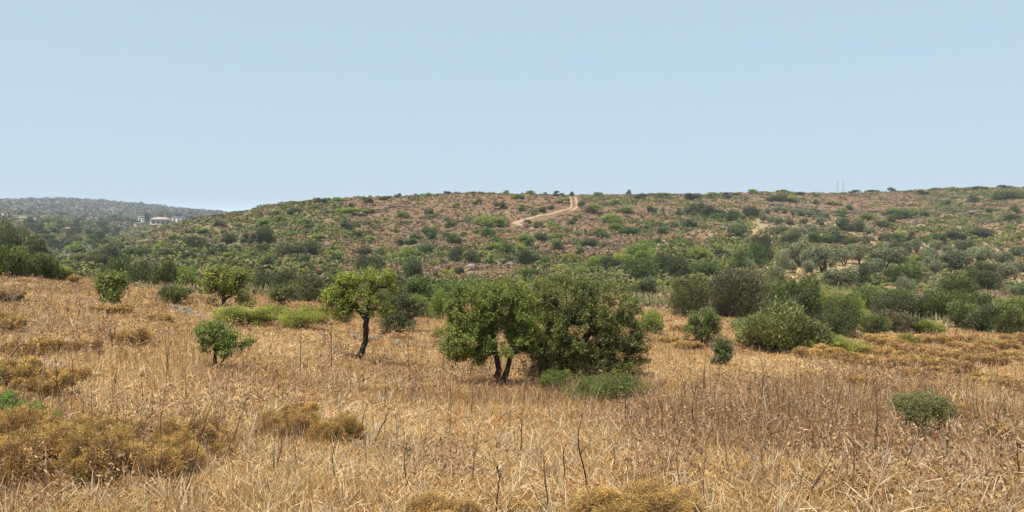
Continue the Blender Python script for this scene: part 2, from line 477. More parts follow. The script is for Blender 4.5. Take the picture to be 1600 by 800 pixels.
def bend(p, q, n, amp, g):
    p = np.array(p, float); q = np.array(q, float)
    t = np.linspace(0, 1, n)[:, None]
    L = np.linalg.norm(q - p)
    off = g.normal(size=3) * amp * L; off2 = g.normal(size=3) * amp * L * 0.6
    return p + (q - p) * t + np.sin(t * PI) * off + np.sin(t * 2 * PI) * off2

def lobes(g, k, flat=1.0, low=0.0):
    """lumps making a uneven crown inside the unit footprint, height 1"""
    L = []
    for i in range(k):
        a = g.random() * 2 * PI; rr = 0.5 * math.sqrt(g.random()) * 0.68
        rad = 0.12 + 0.14 * g.random()
        top = math.sqrt(max(0.05, 1 - (rr / 0.5) ** 1.8))
        z = low + (1 - low) * (0.12 + 0.78 * g.random() * top)
        L.append((rr * math.cos(a) * 1.08, rr * math.sin(a) * 1.08, z, rad * 0.93, rad * (0.8 + 0.5 * g.random()) * flat))
    return np.array(L)

def crown_points(g, n, k, shell=0.75, flat=1.2, low=0.0):
    L = lobes(g, k, flat, low)
    wts = L[:, 3] ** 2; wts /= wts.sum()
    idx = g.choice(len(L), n, p=wts)
    d = unit(g.normal(size=(n, 3)))
    f = np.where(g.random(n) < shell, 0.82 + 0.25 * g.random(n), g.random(n) ** 0.5)
    sprig = np.repeat(g.random(n // 12 + 1) < 0.16, 12)[:n]
    f = np.where(sprig, 0.95 + 0.5 * g.random(n), f)
    P = L[idx, :3] + d * f[:, None] * np.stack([L[idx, 3], L[idx, 3], L[idx, 4]], -1)
    P[:, 2] = np.where(P[:, 2] < 0.01, 0.01 + g.random(n) * 0.12, P[:, 2])
    return P, d

def bush_mesh(name, seed, n, size, k, style='round', low=0.0, mat=None):
    g = np.random.default_rng(seed)
    lobe_t = g.random(400)
    if style == 'spiky':
        P, d = crown_points(g, n, k, 0.55, 1.3, low)
        D = P - np.array([0, 0, -0.25]); D = unit(D) + g.normal(size=P.shape) * 0.28
        cl = fbm(P[:, 0] * 7 + P[:, 2] * 3, P[:, 1] * 7, seed % 97)
        t0 = np.clip(g.random(n) * 0.7 + (cl - 0.35) * 0.9, 0, 1)
        V, F, t = cards(P, D, size * (0.7 + 0.8 * g.random(n)), 0.22, g, t0, d + np.array([0, 0, 0.8]), 0.7)
    else:
        P, d = crown_points(g, n, k, 0.8, 1.15, low)
        D = d * 0.45 + g.normal(size=P.shape) * 0.7 + np.array([0, 0, 0.35])
        cl = fbm(P[:, 0] * 6 + P[:, 2] * 3, P[:, 1] * 6, seed % 97)
        t0 = np.clip(g.random(n) * 0.6 + (cl - 0.3) * 1.0, 0, 1)
        V, F, t = cards(P, D, size * (0.6 + 0.8 * g.random(n)), 0.55, g, t0, d + np.array([0, 0, 0.6]), 0.6)
    return mesh_np(name, V, F, 4, tint=t, mat=mat or M_LEAF)

def stems_mesh(name, seed, k=7, h=0.7, r=0.018, spread=0.32):
    g = np.random.default_rng(seed); T = Tubes()
    for i in range(k):
        a = g.random() * 2 * PI; s = spread * math.sqrt(g.random())
        q = (s * math.cos(a), s * math.sin(a), h * (0.6 + 0.4 * g.random()))
        b = (0.25 * q[0] + g.normal() * 0.02, 0.25 * q[1] + g.normal() * 0.02, -0.05)
        P = bend(b, q, 6, 0.07, g)
        T.add(P, np.linspace(r * (0.7 + 0.5 * g.random()), r * 0.25, 6), 5)
        for j in range(3):
            u = P[2 + j]; v = u + np.array([g.normal() * 0.13, g.normal() * 0.13, 0.12 + 0.12 * g.random()])
            T.add(bend(u, v, 4, 0.06, g), np.linspace(r * 0.45, r * 0.12, 4), 4)
    return T.mesh(name)

PROTO = {}
def far_round(k): return bush_mesh("shrub", 100 + k, 1300, 0.105, 9)
def mid_round(k): return bush_mesh("foliage", 200 + k, 7500, 0.045, 14)
def near_round(k): return bush_mesh("foliage", 300 + k, 22000, 0.026, 22)
def far_spiky(k): return bush_mesh("shrub", 400 + k, 1300, 0.16, 9, 'spiky')
def mid_spiky(k): return bush_mesh("foliage", 500 + k, 8000, 0.09, 14, 'spiky')
def near_spiky(k): return bush_mesh("foliage", 600 + k, 24000, 0.06, 22, 'spiky')
NP = 6
for nm, fn in (('far_round', far_round), ('mid_round', mid_round), ('near_round', near_round), ('far_spiky', far_spiky), ('mid_spiky', mid_spiky), ('near_spiky', near_spiky)):
    PROTO[nm] = [fn(k) for k in range(NP if not nm.startswith('near') else 4)]
PROTO['stem'] = [stems_mesh("stem", 700 + k) for k in range(4)]

def olive_parts(seed, n=7000, size=0.05):
    g = np.random.default_rng(seed)
    fol = bush_mesh("crown", seed, n, size, 13, 'round', low=0.34)
    T = Tubes()
    for i in range(3):
        a = i * 2.1 + g.random(); q = (0.24 * math.cos(a), 0.24 * math.sin(a), 0.62)
        T.add(bend((0.015 * i, 0, -0.04), q, 7, 0.08, g), np.linspace(0.045, 0.014, 7), 6)
        for j in range(3):
            v = np.array(q) + np.array([g.normal() * 0.12, g.normal() * 0.12, 0.18])
            T.add(bend(q, v, 4, 0.06, g), np.linspace(0.014, 0.004, 4), 4)
    return fol, T.mesh("trunk")
PROTO['olive'] = [olive_parts(800 + k) for k in range(5)]
PROTO['olive_far'] = [olive_parts(830 + k, 1400, 0.10) for k in range(4)]

def cushion_parts(seed, n=15000, L=0.065):
    """thorny cushion: low dome of fine golden twig tips over darker brown twigs"""
    g = np.random.default_rng(seed)
    k = 16
    A = g.random(k) * 2 * PI; rr = 0.40 * np.sqrt(g.random(k))
    Lc = np.stack([rr * np.cos(A), rr * np.sin(A), 0.12 + 0.25 * g.random(k)], -1)
    rad = 0.10 + 0.12 * g.random(k)
    def pts(n, f0, f1):
        idx = g.integers(0, k, n); d = unit(g.normal(size=(n, 3))); d[:, 2] = np.abs(d[:, 2])
        f = f0 + (f1 - f0) * g.random(n)
        P = Lc[idx] + d * (rad[idx] * f)[:, None] * np.array([1, 1, 1.9])
        P[:, 2] = np.maximum(P[:, 2], 0.0); return P, d
    P, d = pts(n, 0.70, 1.12)
    D = d * 0.8 + g.normal(size=P.shape) * 0.55 + np.array([0, 0, 0.4])
    V, F, t = cards(P, D, L * (0.4 + 0.9 * g.random(n)), 0.2, g, np.clip((fbm(P[:, 0] * 13 + P[:, 2] * 5, P[:, 1] * 13, seed % 89) - 0.3) * 1.6 + 0.5 * (g.random(n) - 0.5), 0, 1), d + np.array([0, 0, 0.5]), 1.3)
    fol = mesh_np("foliage", V, F, 4, tint=t, mat=M_CUSH)
    P, d = pts(n // 2, 0.3, 0.9)
    D = d * 1.0 + g.normal(size=P.shape) * 0.4
    V, F, t = cards(P, D, L * 1.6 * (0.5 + 0.8 * g.random(n // 2)), 0.09, g)
    tw = mesh_np("twigs", V, F, 4, tint=t, mat=M_CUSH)
    return fol, tw
PROTO['cushion'] = [cushion_parts(900 + k) for k in range(5)]
PROTO['cushion_near'] = [cushion_parts(930 + k, 48000, 0.028) for k in range(3)]

# ------------------------------------------------------------------ labels by landmark
LAND = [("the track bend", 805, 348), ("the track's upper end", 897, 312), ("the twin masts", 1312, 300), ("the olive grove", 1280, 412),
        ("the stone pile", 270, 482), ("the pale houses", 240, 348), ("the ridge's low end", 370, 340), ("the leaning tree", 568, 470),
        ("the big thicket", 860, 500), ("the big grey-green bush", 1225, 510), ("the pale rock slab", 737, 420), ("the long farm building", 35, 336),
        ("the crooked little tree", 345, 540), ("the bare dead branches", 95, 395), ("the terrace wall", 600, 326), ("the round dark mastic", 1000, 420),
        ("the brown thicket", 1150, 460), ("the white-topped olive", 1572, 424), ("the small round olive", 1171, 420), ("the lone green shrub", 1440, 650),
        ("the mid ridge", 680, 304), ("the far skyline", 1500, 300), ("the yellow-green bush", 1480, 425), ("the bright green bush", 1310, 470)]
ORD = ["first", "second", "third", "fourth", "fifth", "sixth", "seventh", "eighth", "ninth", "tenth", "eleventh", "twelfth", "thirteenth", "fourteenth", "fifteenth", "sixteenth"]
PENDING = []
def later(o, desc, px, py):
    PENDING.append((o, desc, px, py))
def flush_labels():
    b = {}
    for o, desc, px, py in PENDING:
        best = min(LAND, key=lambda l: math.hypot((l[1] - px) * 0.7, (l[2] - py) * 1.3))
        dx, dy = px - best[1], (py - best[2]) * 1.6
        v = "downhill of" if dy > 0 else "uphill of"
        h = "mast side" if dx > 0 else "village side"
        if best[0] in ("the twin masts",): h = "inland side" if dx > 0 else "sea side"
        if abs(dx) < 0.35 * abs(dy): s = f"{v} {best[0]}"
        elif abs(dy) < 0.35 * abs(dx): s = f"beside {best[0]}, {h}"
        else: s = f"{v} {best[0]}, {h}"
        b.setdefault((desc, s), []).append((math.hypot(dx, dy), o))
    for (desc, s), L in b.items():
        L.sort(key=lambda q: q[0])
        if len(L) == 1: L[0][1]["label"] = f"{desc} {s}"
        else:
            for i, (_d, o) in enumerate(L):
                o["label"] = f"{desc} {s}, {ORD[min(i, 15)]} out"

PAL_K = 1.45
PAL = {'r': (0.050, 0.076, 0.016), 'g': (0.11, 0.14, 0.025), 'd': (0.042, 0.050, 0.018), 'o': (0.105, 0.114, 0.066),
       'y': (0.145, 0.160, 0.028), 'b': (0.085, 0.078, 0.045), 'm': (0.076, 0.092, 0.030), 'x': (0.030, 0.048, 0.022)}
DESC = {'r': "dark green round shrub", 'g': "green spreading shrub", 'd': "dull dark olive shrub", 'o': "grey-green olive tree",
        'y': "yellow-green low shrub", 'b': "grey-brown half-dry shrub", 'm': "feathery green bush", 'x': "very dark upright tree"}
BARK = (0.085, 0.065, 0.05)
NSH = [0]
PAL = {k: tuple(c * PAL_K for c in v) for k, v in PAL.items()}
def sizeword(w):
    return "tiny" if w < 11 else "small" if w < 17 else "mid-sized" if w < 30 else "broad" if w < 48 else "large"

def jit(c, a=0.16, hue=0.06):
    k = 1 + rnd.uniform(-a, a)
    return tuple(max(0.005, ch * k * (1 + rnd.uniform(-hue, hue))) for ch in c)

def shrub(px, py, w, h, typ='r', label=None, group="shrubs scattered over the hillside", spiky=None, wide=1.12, pos=None, colour=None, name=None, cat=None, depth=1.0):
    p = pos or ground(px, py)
    s = frame_scale(p)
    W, Hh = w * s * wide, h * s * 1.06
    if spiky is None: spiky = typ in 'bm'
    NSH[0] += 1
    col = colour or jit(PAL[typ])
    rz = rnd.random() * 2 * PI
    if spiky: nm, ct = "bush", "bush"
    else: nm, ct = "shrub", "shrub"
    nm = name or nm; ct = cat or ct
    if typ == 'o' or name == 'olive_tree':
        fol, tr = rnd.choice(PROTO['olive'] if w > 19 else PROTO['olive_far'])
        root = bpy.data.objects.new("olive_tree", None); COL.objects.link(root)
        tag(root, None, "olive tree", "olive trees on the far slope")
        root.location = p; root.rotation_euler = (0, 0, rz); root.scale = (W, W * depth, Hh)
        link("crown", fol, root, color=col); link("trunk", tr, root, color=BARK)
    elif w < 21 or typ == 'x' and w < 30:
        root = link(nm, rnd.choice(PROTO['far_spiky' if spiky else 'far_round']), color=col)
        tag(root, None, ct, group)
        root.location = p; root.rotation_euler = (0, 0, rz); root.scale = (W, W * depth, Hh)
    else:
        lod = 'mid' if w < 62 else 'near'
        root = bpy.data.objects.new(nm, None); COL.objects.link(root); tag(root, None, ct, group)
        root.location = p; root.rotation_euler = (0, 0, rz); root.scale = (W, W * depth, Hh)
        link("foliage", rnd.choice(PROTO[lod + ('_spiky' if spiky else '_round')]), root, color=col)
        link("stem", rnd.choice(PROTO['stem']), root, color=BARK)
    if label: root["label"] = label
    else: later(root, f"{sizeword(w)} {DESC[typ]}", px, py - h / 2)
    return root

# ------------------------------------------------------------------ shrubs read off the photograph: (x, base y, width, height, type)
HILLS = """415 380 32 28 d|408 398 18 16 d|454 400 32 20 d|417 422 22 18 d|490 400 26 20 d|474 413 22 14 r|486 362 17 11 d|541 359 16 14 d
538 372 17 10 g|560 370 18 10 g|580 377 21 8 g|500 374 22 8 g|545 334 34 9 g|576 333 18 6 g|628 341 22 9 g|620 363 15 8 g|670 336 14 9 r|671 366 22 12 r
675 376 16 12 r|650 374 18 9 r|645 382 18 10 r|626 384 15 10 r|697 373 12 9 r|709 381 21 16 r|701 356 14 11 r|725 370 9 7 r|745 320 12 8 r|714 325 12 8 g
784 327 18 10 r|760 354 30 17 g|776 355 26 13 g|750 366 20 11 g|760 371 22 14 r|777 379 15 9 r|770 394 28 12 g|790 395 24 13 r|640 400 24 14 g|664 398 24 18 r
570 399 22 11 d|590 398 20 11 r|612 408 24 12 g|630 402 22 13 g|577 424 34 26 d|647 437 33 31 r|700 432 20 11 y|712 411 24 25 d|739 414 22 22 d|766 414 15 14 r
720 431 14 15 d|527 410 15 14 r|518 395 14 10 r|550 324 10 6 r|622 309 9 7 d|574 317 16 8 r|674 307 18 6 g|524 326 14 8 g|490 328 12 7 d|475 350 16 9 g|410 353 24 10 g
824 416 30 25 d|851 414 16 13 r|894 409 24 14 y|904 399 15 12 r|873 391 22 14 r|922 387 24 14 d|846 375 22 11 r|821 378 24 14 g|822 385 14 13 r|811 392 22 12 g
871 375 18 9 g|839 357 12 9 r|826 349 10 5 r|862 355 13 12 g|893 352 14 8 r|900 345 14 9 r|940 372 20 15 r|876 363 22 10 g|964 360 26 10 g|984 365 27 10 r
1013 361 14 9 r|1035 366 15 10 r|1056 356 14 9 r|1075 356 20 14 d|1080 336 20 17 d|1094 335 20 16 d|1112 340 30 17 d|1116 343 19 11 r|1142 346 20 16 r|1154 343 18 12 g|1172 339 28 14 d
1153 372 34 23 o|1192 349 12 14 o|1005 386 30 13 g|1026 381 15 10 r|995 402 40 22 g|975 416 34 20 g|1008 414 34 22 g|999 437 47 33 r|1037 428 34 32 d|1060 436 38 38 d|1100 434 46 28 r
1085 406 40 18 g|935 420 26 22 g|953 424 22 26 d|877 426 26 12 y|824 434 26 15 r|906 431 23 14 g|1127 400 18 14 r|1160 421 30 30 r|1178 415 30 34 r|1190 410 34 44 d|1134 418 18 10 y
1061 336 14 10 r|982 305 10 8 d|1000 311 19 9 d|1018 333 13 11 d|1172 303 20 7 g|975 333 30 10 g|958 349 32 13 g|924 333 30 13 g|960 320 20 9 g|846 332 13 8 r|860 327 10 6 d|814 329 18 8 g
872 307 16 8 r|893 306 10 6 d|808 311 18 8 g|878 318 18 7 g|908 323 10 10 r|828 304 14 6 r|790 303 14 6 g|850 305 12 5 g|935 307 14 6 g|1040 309 20 7 g|1080 312 22 9 d|1110 309 16 8 g|1135 310 20 8 d
1217 315 30 11 d|1242 317 20 9 g|1274 308 12 6 g|1302 321 20 8 y|1275 319 13 7 r|1314 340 18 12 r|1327 328 10 8 x|1269 335 22 10 r|1312 360 22 18 x|1336 362 24 18 d|1381 357 22 12 r
1396 336 24 13 g|1408 342 22 16 r|1424 341 20 13 g|1357 344 26 10 g|1396 347 18 10 d|1568 312 42 13 r|1520 317 15 11 b|1586 333 12 12 d|1549 334 13 9 r|1446 339 13 9 d|1477 321 14 9 r
1393 297 10 7 d|1495 297 18 5 g|1442 304 16 7 d|1544 341 16 8 g|1578 346 22 10 d|1534 370 33 12 d|1492 376 26 13 d|1580 360 16 8 g|1467 380 18 13 d|1388 376 24 13 d|1408 378 22 14 g|1425 378 20 14 d|1447 378 24 11 g
1237 381 27 19 d|1274 380 24 16 r|1292 381 22 14 r|1310 381 20 21 d|1329 383 22 12 d|1362 400 30 18 r|1382 400 26 17 g|1398 403 30 23 d|1509 400 28 25 d
1517 445 32 24 r|1545 456 43 29 d|1540 428 30 16 m|1498 468 45 34 m|1343 444 30 32 d|1414 443 47 28 m|1391 485 50 34 m|1370 480 30 28 d|1250 475 50 36 m|1430 412 18 12 g|1562 385 16 8 g
1225 300 16 5 g|1340 300 20 5 r|1360 299 18 5 d|1460 298 16 5 r|1530 296 22 5 g|1570 294 18 5 d|1150 306 14 5 r|1250 305 14 5 d
304 388 24 20 d|320 393 20 17 d|350 397 16 16 d|356 380 22 14 d|294 404 18 11 d|329 400 13 10 d|361 405 18 10 g|382 382 18 16 d|395 382 16 16 d|341 421 17 12 d|379 408 18 11 g|345 355 14 9 d
440 345 18 8 g|460 335 20 8 d|430 335 14 6 g|505 318 16 7 d|530 316 16 6 g|700 304 12 5 d|740 303 14 5 r|650 309 14 6 g|600 313 16 6 d|320 366 18 8 g|275 375 20 10 g|250 388 18 10 g|262 402 22 12 d|300 378 16 9 g"""
OLIVES = """1171 428 11 21|1220 427 22 27|1237 427 15 17|1246 417 40 32|1264 431 17 20|1283 428 46 40|1319 416 23 24|1340 414 32 31|1432 396 15 18|1462 396 14 15|1450 413 30 21|1449 419 17 15
1457 431 22 19|1492 423 50 27|1530 408 36 18|1571 416 32 19|1572 437 31 26|1590 403 24 16|1365 433 24 24|1385 421 50 30|1310 451 48 28|1210 461 28 38|1588 468 24 22|1415 463 22 26
1597 428 14 16|1200 334 12 7|1213 333 12 8|1226 334 12 8|1240 336 13 8|1252 338 13 9|1266 339 13 9|1280 342 14 8|1292 341 14 8|1216 351 16 10|1233 352 16 9|1258 351 14 8|1282 352 16 10|1300 366 14 10|1208 366 16 10
1222 362 14 8|1250 366 16 9|1272 366 15 9|1262 360 12 7|1355 384 20 14|1205 348 12 8|1345 360 14 9|1360 366 14 9|1420 395 18 14|1480 398 18 13"""
for tok in HILLS.replace("\n", "|").split("|"):
    x, y, ww, hh, ty = tok.split()
    lab = None
    if (x, y) == ("999", "437"): lab = "large dense dark mastic dome at the foot of the hill beside a brown boulder"
    if (x, y) == ("1568", "312"): lab = "wide flat-topped dark shrub just under the far skyline"
    shrub(float(x), float(y), float(ww), float(hh), ty, label=lab, wide=1.3)
for tok in OLIVES.replace("\n", "|").split("|"):
    x, y, ww, hh = map(float, tok.split())
    shrub(x, y, ww * 1.12, hh * 1.05, 'o')

# valley floor and left-hand scrub belt
BELT = [
 (22, 418, 72, 74, 'd', "tall dark round-headed tree behind the meadow edge with bare pale twigs before it"),
 (52, 424, 44, 50, 'd', "brownish dark shrub leaning against the tall round-headed tree"),
 (18, 431, 60, 44, 'm', "feathery green bush hiding the foot of the tall round-headed tree"),
 (62, 433, 50, 34, 'm', None), (90, 436, 46, 22, 'g', None), (118, 396, 30, 14, 'g', None), (139, 395, 32, 14, 'd', None),
 (175, 418, 36, 32, 'd', "brown-tinged rounded shrub standing above the feathery valley bushes"),
 (196, 442, 42, 42, 'm', None), (228, 446, 44, 36, 'm', None), (256, 450, 44, 38, 'm', None), (290, 453, 46, 40, 'g', "brighter green bush ending the feathery row above the stone pile"),
 (152, 416, 36, 16, 'b', None), (118, 424, 26, 12, 'b', None), (330, 440, 30, 16, 'd', None), (375, 445, 34, 20, 'd', None),
 (418, 456, 44, 36, 'd', None), (450, 462, 40, 36, 'd', None), (488, 474, 52, 50, 'd', None), (522, 470, 36, 44, 'd', None), (615, 466, 60, 32, 'd', None),
 (660, 470, 60, 34, 'r', None), (700, 472, 60, 34, 'r', None), (745, 470, 60, 32, 'm', None), (790, 466, 60, 28, 'd', None), (985, 462, 34, 20, 'd', None), (1015, 463, 36, 24, 'd', None),
 (688, 500, 40, 40, 'g', "bright green bush peeping out behind the big thicket"), (655, 495, 44, 34, 'g', None), (684, 528, 28, 14, 'g', None), (535, 506, 26, 22, 'd', None), (268, 474, 50, 24, 'm', "grey-green tufted bush growing beside the stone pile"),
 (1077, 496, 62, 62, 'd', "dark green bush touching the grey-brown thicket"), (1150, 497, 84, 70, 'b', "large grey-brown bare-looking thicket beyond the meadow"),
 (1205, 480, 50, 36, 'm', None), (1170, 470, 40, 40, 'd', None),
 (1308, 525, 66, 62, 'd', "dark brownish bush tucked behind the big grey-green bush"), (1310, 502, 84, 46, 'g', "glossy bright green bush arching behind the dark brownish bush"),
 (1366, 522, 42, 28, 'm', None), (1396, 519, 46, 32, 'b', None), (1432, 521, 40, 24, 'b', None), (1450, 522, 44, 22, 'y', "vivid yellow-green low shrub before the brown thorn bushes"),
 (1421, 538, 28, 18, 'y', None), (1544, 544, 36, 14, 'g', None), (1404, 498, 80, 44, 'd', None), (1470, 500, 60, 44, 'm', None), (1505, 512, 54, 36, 'm', None), (1540, 520, 54, 42, 'd', None),
 (1575, 522, 54, 40, 'm', None), (1600, 515, 50, 44, 'd', None), (1350, 490, 40, 30, 'd', None), (1520, 486, 50, 26, 'm', None), (1580, 486, 44, 24, 'g', None), (1230, 495, 60, 34, 'd', None), (1345, 470, 40, 18, 'm', None),
 (1018, 522, 40, 40, 'g', "small leafy green bush at the far meadow edge past the thicket"),
 (600, 480, 40, 24, 'd', None), (1270, 500, 50, 46, 'd', None)]
for x, y, ww, hh, ty, lab in BELT:
    shrub(x, y, ww, hh, ty, label=lab, group="bushes along the valley floor")

# wooded slope on the far left: looser, smaller crowns
g2 = random.Random(5)
cnt = 0
for row, (y0, x0, x1, st, hh) in enumerate([(350, 48, 205, 12, 9), (358, 0, 190, 14, 10), (366, 0, 180, 15, 11), (376, 70, 170, 15, 11), (386, 84, 165, 16, 12), (396, 90, 240, 19, 13), (406, 96, 250, 22, 14)]):
    x = x0
    while x < x1:
        yy = y0 + g2.uniform(-3, 3)
        shrub(x + g2.uniform(-5, 5), yy, st * g2.uniform(0.9, 1.5), hh * g2.uniform(0.7, 1.3), g2.choice('rddmgd'), group="trees and scrub on the far wooded slope", spiky=False)
        x += st * g2.uniform(0.9, 1.4)

# ------------------------------------------------------------------ hand-grown trees
def grow_tree(name, label, cat, p, trunks, blobs, n_clump, leaves, leafsize, colour, seed, r0=0.006, clump_r=0.09, bark=(0.04, 0.032, 0.027), group=None, shoot=0.5, twig=True, maxr=None):
    """trunks: polylines (metres, local) ; blobs: (cx,cy,cz,rx,ry,rz,weight)"""
    g = np.random.default_rng(seed)
    nodes = []; par = []; fixed = []
    for tr in trunks:
        tr = [np.array(q, float) for q in tr]
        prev = -1
        if nodes and tr[0][2] > 0.12:             # a limb: joins the stem it leaves
            prev = int(np.argmin([np.linalg.norm(q - tr[0]) for q in nodes])); tr[0] = np.array(nodes[prev])
        for a_, b_ in zip(tr[:-1], tr[1:]):
            for q in np.linspace(0, 1, 4)[(0 if prev < 0 else 1):]:
                nodes.append(a_ + (b_ - a_) * q + (g.normal(size=3) * 0.012 if q > 0 else 0)); par.append(prev); prev = len(nodes) - 1
    nfix = len(nodes)
    B = np.array(blobs, float); wt = B[:, 6] / B[:, 6].sum()
    att = []
    for i in g.choice(len(B), n_clump, p=wt):
        d = unit(g.normal(size=(1, 3)))[0] * (0.45 + 0.55 * g.random() ** 0.5)
        att.append(B[i, :3] + d * B[i, 3:6])
    att = np.array(att); att[:, 2] = np.maximum(att[:, 2], 0.06)
    top = np.array(nodes[nfix - 1])
    order = np.argsort(np.min(np.linalg.norm(att[:, None] - np.array(nodes)[None], axis=2), axis=1))
    arr = list(nodes); ends = []
    for k in order:
        q = att[k]
        P = np.array(arr)
        dd = np.linalg.norm(P - q, axis=1) + 0.35 * np.maximum(0, P[:, 2] - q[2] + 0.1)
        dd[:1] += 0.5
        j = int(np.argmin(dd))
        path = bend(P[j], q, 4, 0.10, g)
        prev = j
        for s_ in path[1:]:
            arr.append(s_); par.append(prev); prev = len(arr) - 1
        ends.append(prev)
    arr = np.array(arr); n = len(arr)
    load = np.zeros(n)
    for e in ends: load[e] += 1
    for i in range(n - 1, -1, -1):
        if par[i] >= 0: load[par[i]] += load[i]
    rad = r0 * np.maximum(load, 1) ** 0.46
    if maxr: rad = np.minimum(rad, maxr)
    T = Tubes()
    kids = {}
    for i in range(n):
        if par[i] >= 0: kids.setdefault(par[i], []).append(i)
    for i in range(n):                       # flare at the foot
        if arr[i, 2] < 0.25 * max(0.5, arr[:, 2].max()) * 0.4 and i < nfix: rad[i] *= 1.25
    started = set()
    stack = [i for i in range(n) if par[i] < 0]
    chains = []
    def walk(start, first):
        chain = ([start] if first is None else [start, first])
        cur = chain[-1]
        while cur in kids:
            ks = sorted(kids[cur], key=lambda c: -load[c])
            for c in ks[1:]: todo.append((cur, c))
            chain.append(ks[0]); cur = ks[0]
        return chain
    todo = [(s_, None) for s_ in stack]
    while todo:
        s_, f_ = todo.pop()
        ch = walk(s_, f_)
        if len(ch) > 1:
            rr = rad[ch].copy()
            if f_ is not None: rr[0] = min(rr[0], rr[1] * 1.15)
            T.add(arr[ch], rr, 8 if rr.max() > 0.03 else 4)
    root = bpy.data.objects.new(name, None); COL.objects.link(root)
    tag(root, label, cat, group); root.location = p
    if twig:
        for e in ends:                        # short bare twigs inside each clump
            for _ in range(2):
                q = arr[e] + g.normal(size=3) * clump_r * 0.8 + np.array([0, 0, clump_r * 0.4])
                T.add(np.array([arr[e], (arr[e] + q) / 2 + g.normal(size=3) * 0.01, q]), [r0 * 0.7, r0 * 0.5, r0 * 0.25], 3)
    link("trunk", T.mesh("trunk"), root, color=bark)
    # leafy shoots
    ns = 9; per = max(1, leaves // (len(ends) * ns))
    E = np.repeat(arr[ends], ns, axis=0)
    sd_ = unit(g.normal(size=E.shape) * 0.8 + np.array([0, 0, shoot]) + unit(E - arr[ends].mean(0)) * 0.35)
    S0 = E + g.normal(size=E.shape) * clump_r * 0.55
    ln = clump_r * (0.6 + 1.2 * g.random(len(E)))
    Q = np.repeat(np.arange(len(E)), per); t_ = g.random(len(Q))
    P = S0[Q] + sd_[Q] * (ln[Q] * t_)[:, None] + g.normal(size=(len(Q), 3)) * leafsize * 0.7
    D = sd_[Q] * 0.6 + g.normal(size=P.shape) * 0.6
    ct = g.random(len(ends)); tt = np.clip(0.5 * np.repeat(ct, ns)[Q] + 0.5 * g.random(len(Q)) + 0.2 * (t_ - 0.5), 0, 1)
    P[:, 2] = np.maximum(P[:, 2], 0.02)
    V, F, t2 = cards(P, D, leafsize * (0.6 + 0.8 * g.random(len(P))), 0.45, g, tt, np.array([[0, 0, 1.0]]) + unit(P - np.array([P[:, 0].mean(), P[:, 1].mean(), P[:, 2].mean() * 0.7])) * 0.8, 0.7)
    cm = mesh_np("crown", V, F, 4, tint=t2, mat=M_LEAF)
    link("crown", cm, root, color=colour)
    return root

def tree_px(name, label, cat, bx, by, trunks, blobs, **kw):
    """trunks and blobs are given in frame pixels relative to the foot (x right, y away, z up)"""
    p = ground(bx, by); s = frame_scale(p)
    T_ = [[(q[0] * s, q[1] * s, q[2] * s) for q in tr] for tr in trunks]
    B_ = [tuple(v * s for v in b[:6]) + (b[6],) for b in blobs]
    return grow_tree(name, label, cat, p, T_, B_, **kw)

# A the leaning little tree
tree_px("tree", "small leaning tree with one bare dark trunk and a bright green lopsided crown", "tree", 562, 563,
        [[(-8, 0, -6), (2, 0, 8), (9, 2, 30), (12, 0, 55), (12, 0, 78)], [(12, 0, 70), (14, 6, 95), (20, -4, 118)], [(12, 0, 66), (-8, 4, 88), (-26, 0, 104)], [(13, 0, 98), (30, 2, 115), (48, -2, 116)]],
        [(-30, 0, 104, 24, 24, 15, 1.1), (-18, 4, 124, 20, 22, 12, 0.8), (8, 0, 98, 26, 26, 14, 0.9), (30, 0, 127, 26, 18, 8, 0.7), (-30, -6, 82, 22, 18, 9, 0.5), (36, 4, 82, 20, 16, 11, 0.5), (18, 0, 136, 9, 10, 6, 0.12), (4, 0, 76, 26, 18, 8, 0.3), (52, 0, 112, 9, 8, 5, 0.1)],
        n_clump=135, leaves=16000, leafsize=0.045, colour=(0.18, 0.215, 0.04), seed=1, r0=0.008, clump_r=0.085, maxr=0.062)
# B left half of the thicket
tree_px("tree", "wide many-branched green tree with two dark trunks forming the village side of the big thicket", "tree", 778, 604,
        [[(0, 0, -6), (2, 0, 25), (-4, 0, 60), (-12, 0, 95)], [(4, 3, -6), (14, 4, 25), (24, 0, 60), (30, 0, 110)], [(0, 0, 50), (-38, 4, 80), (-60, 0, 100)]],
        [(-35, 0, 118, 42, 45, 45, 1.3), (10, 0, 125, 45, 45, 42, 1.2), (-42, -12, 75, 38, 35, 28, 0.8), (36, 5, 95, 30, 32, 45, 0.8), (-66, 0, 60, 22, 25, 16, 0.25), (20, -15, 62, 40, 25, 20, 0.2), (-25, 0, 48, 12, 12, 14, 0.08)],
        n_clump=430, leaves=80000, leafsize=0.037, colour=(0.145, 0.175, 0.042), seed=2, r0=0.0048, clump_r=0.085, maxr=0.055)
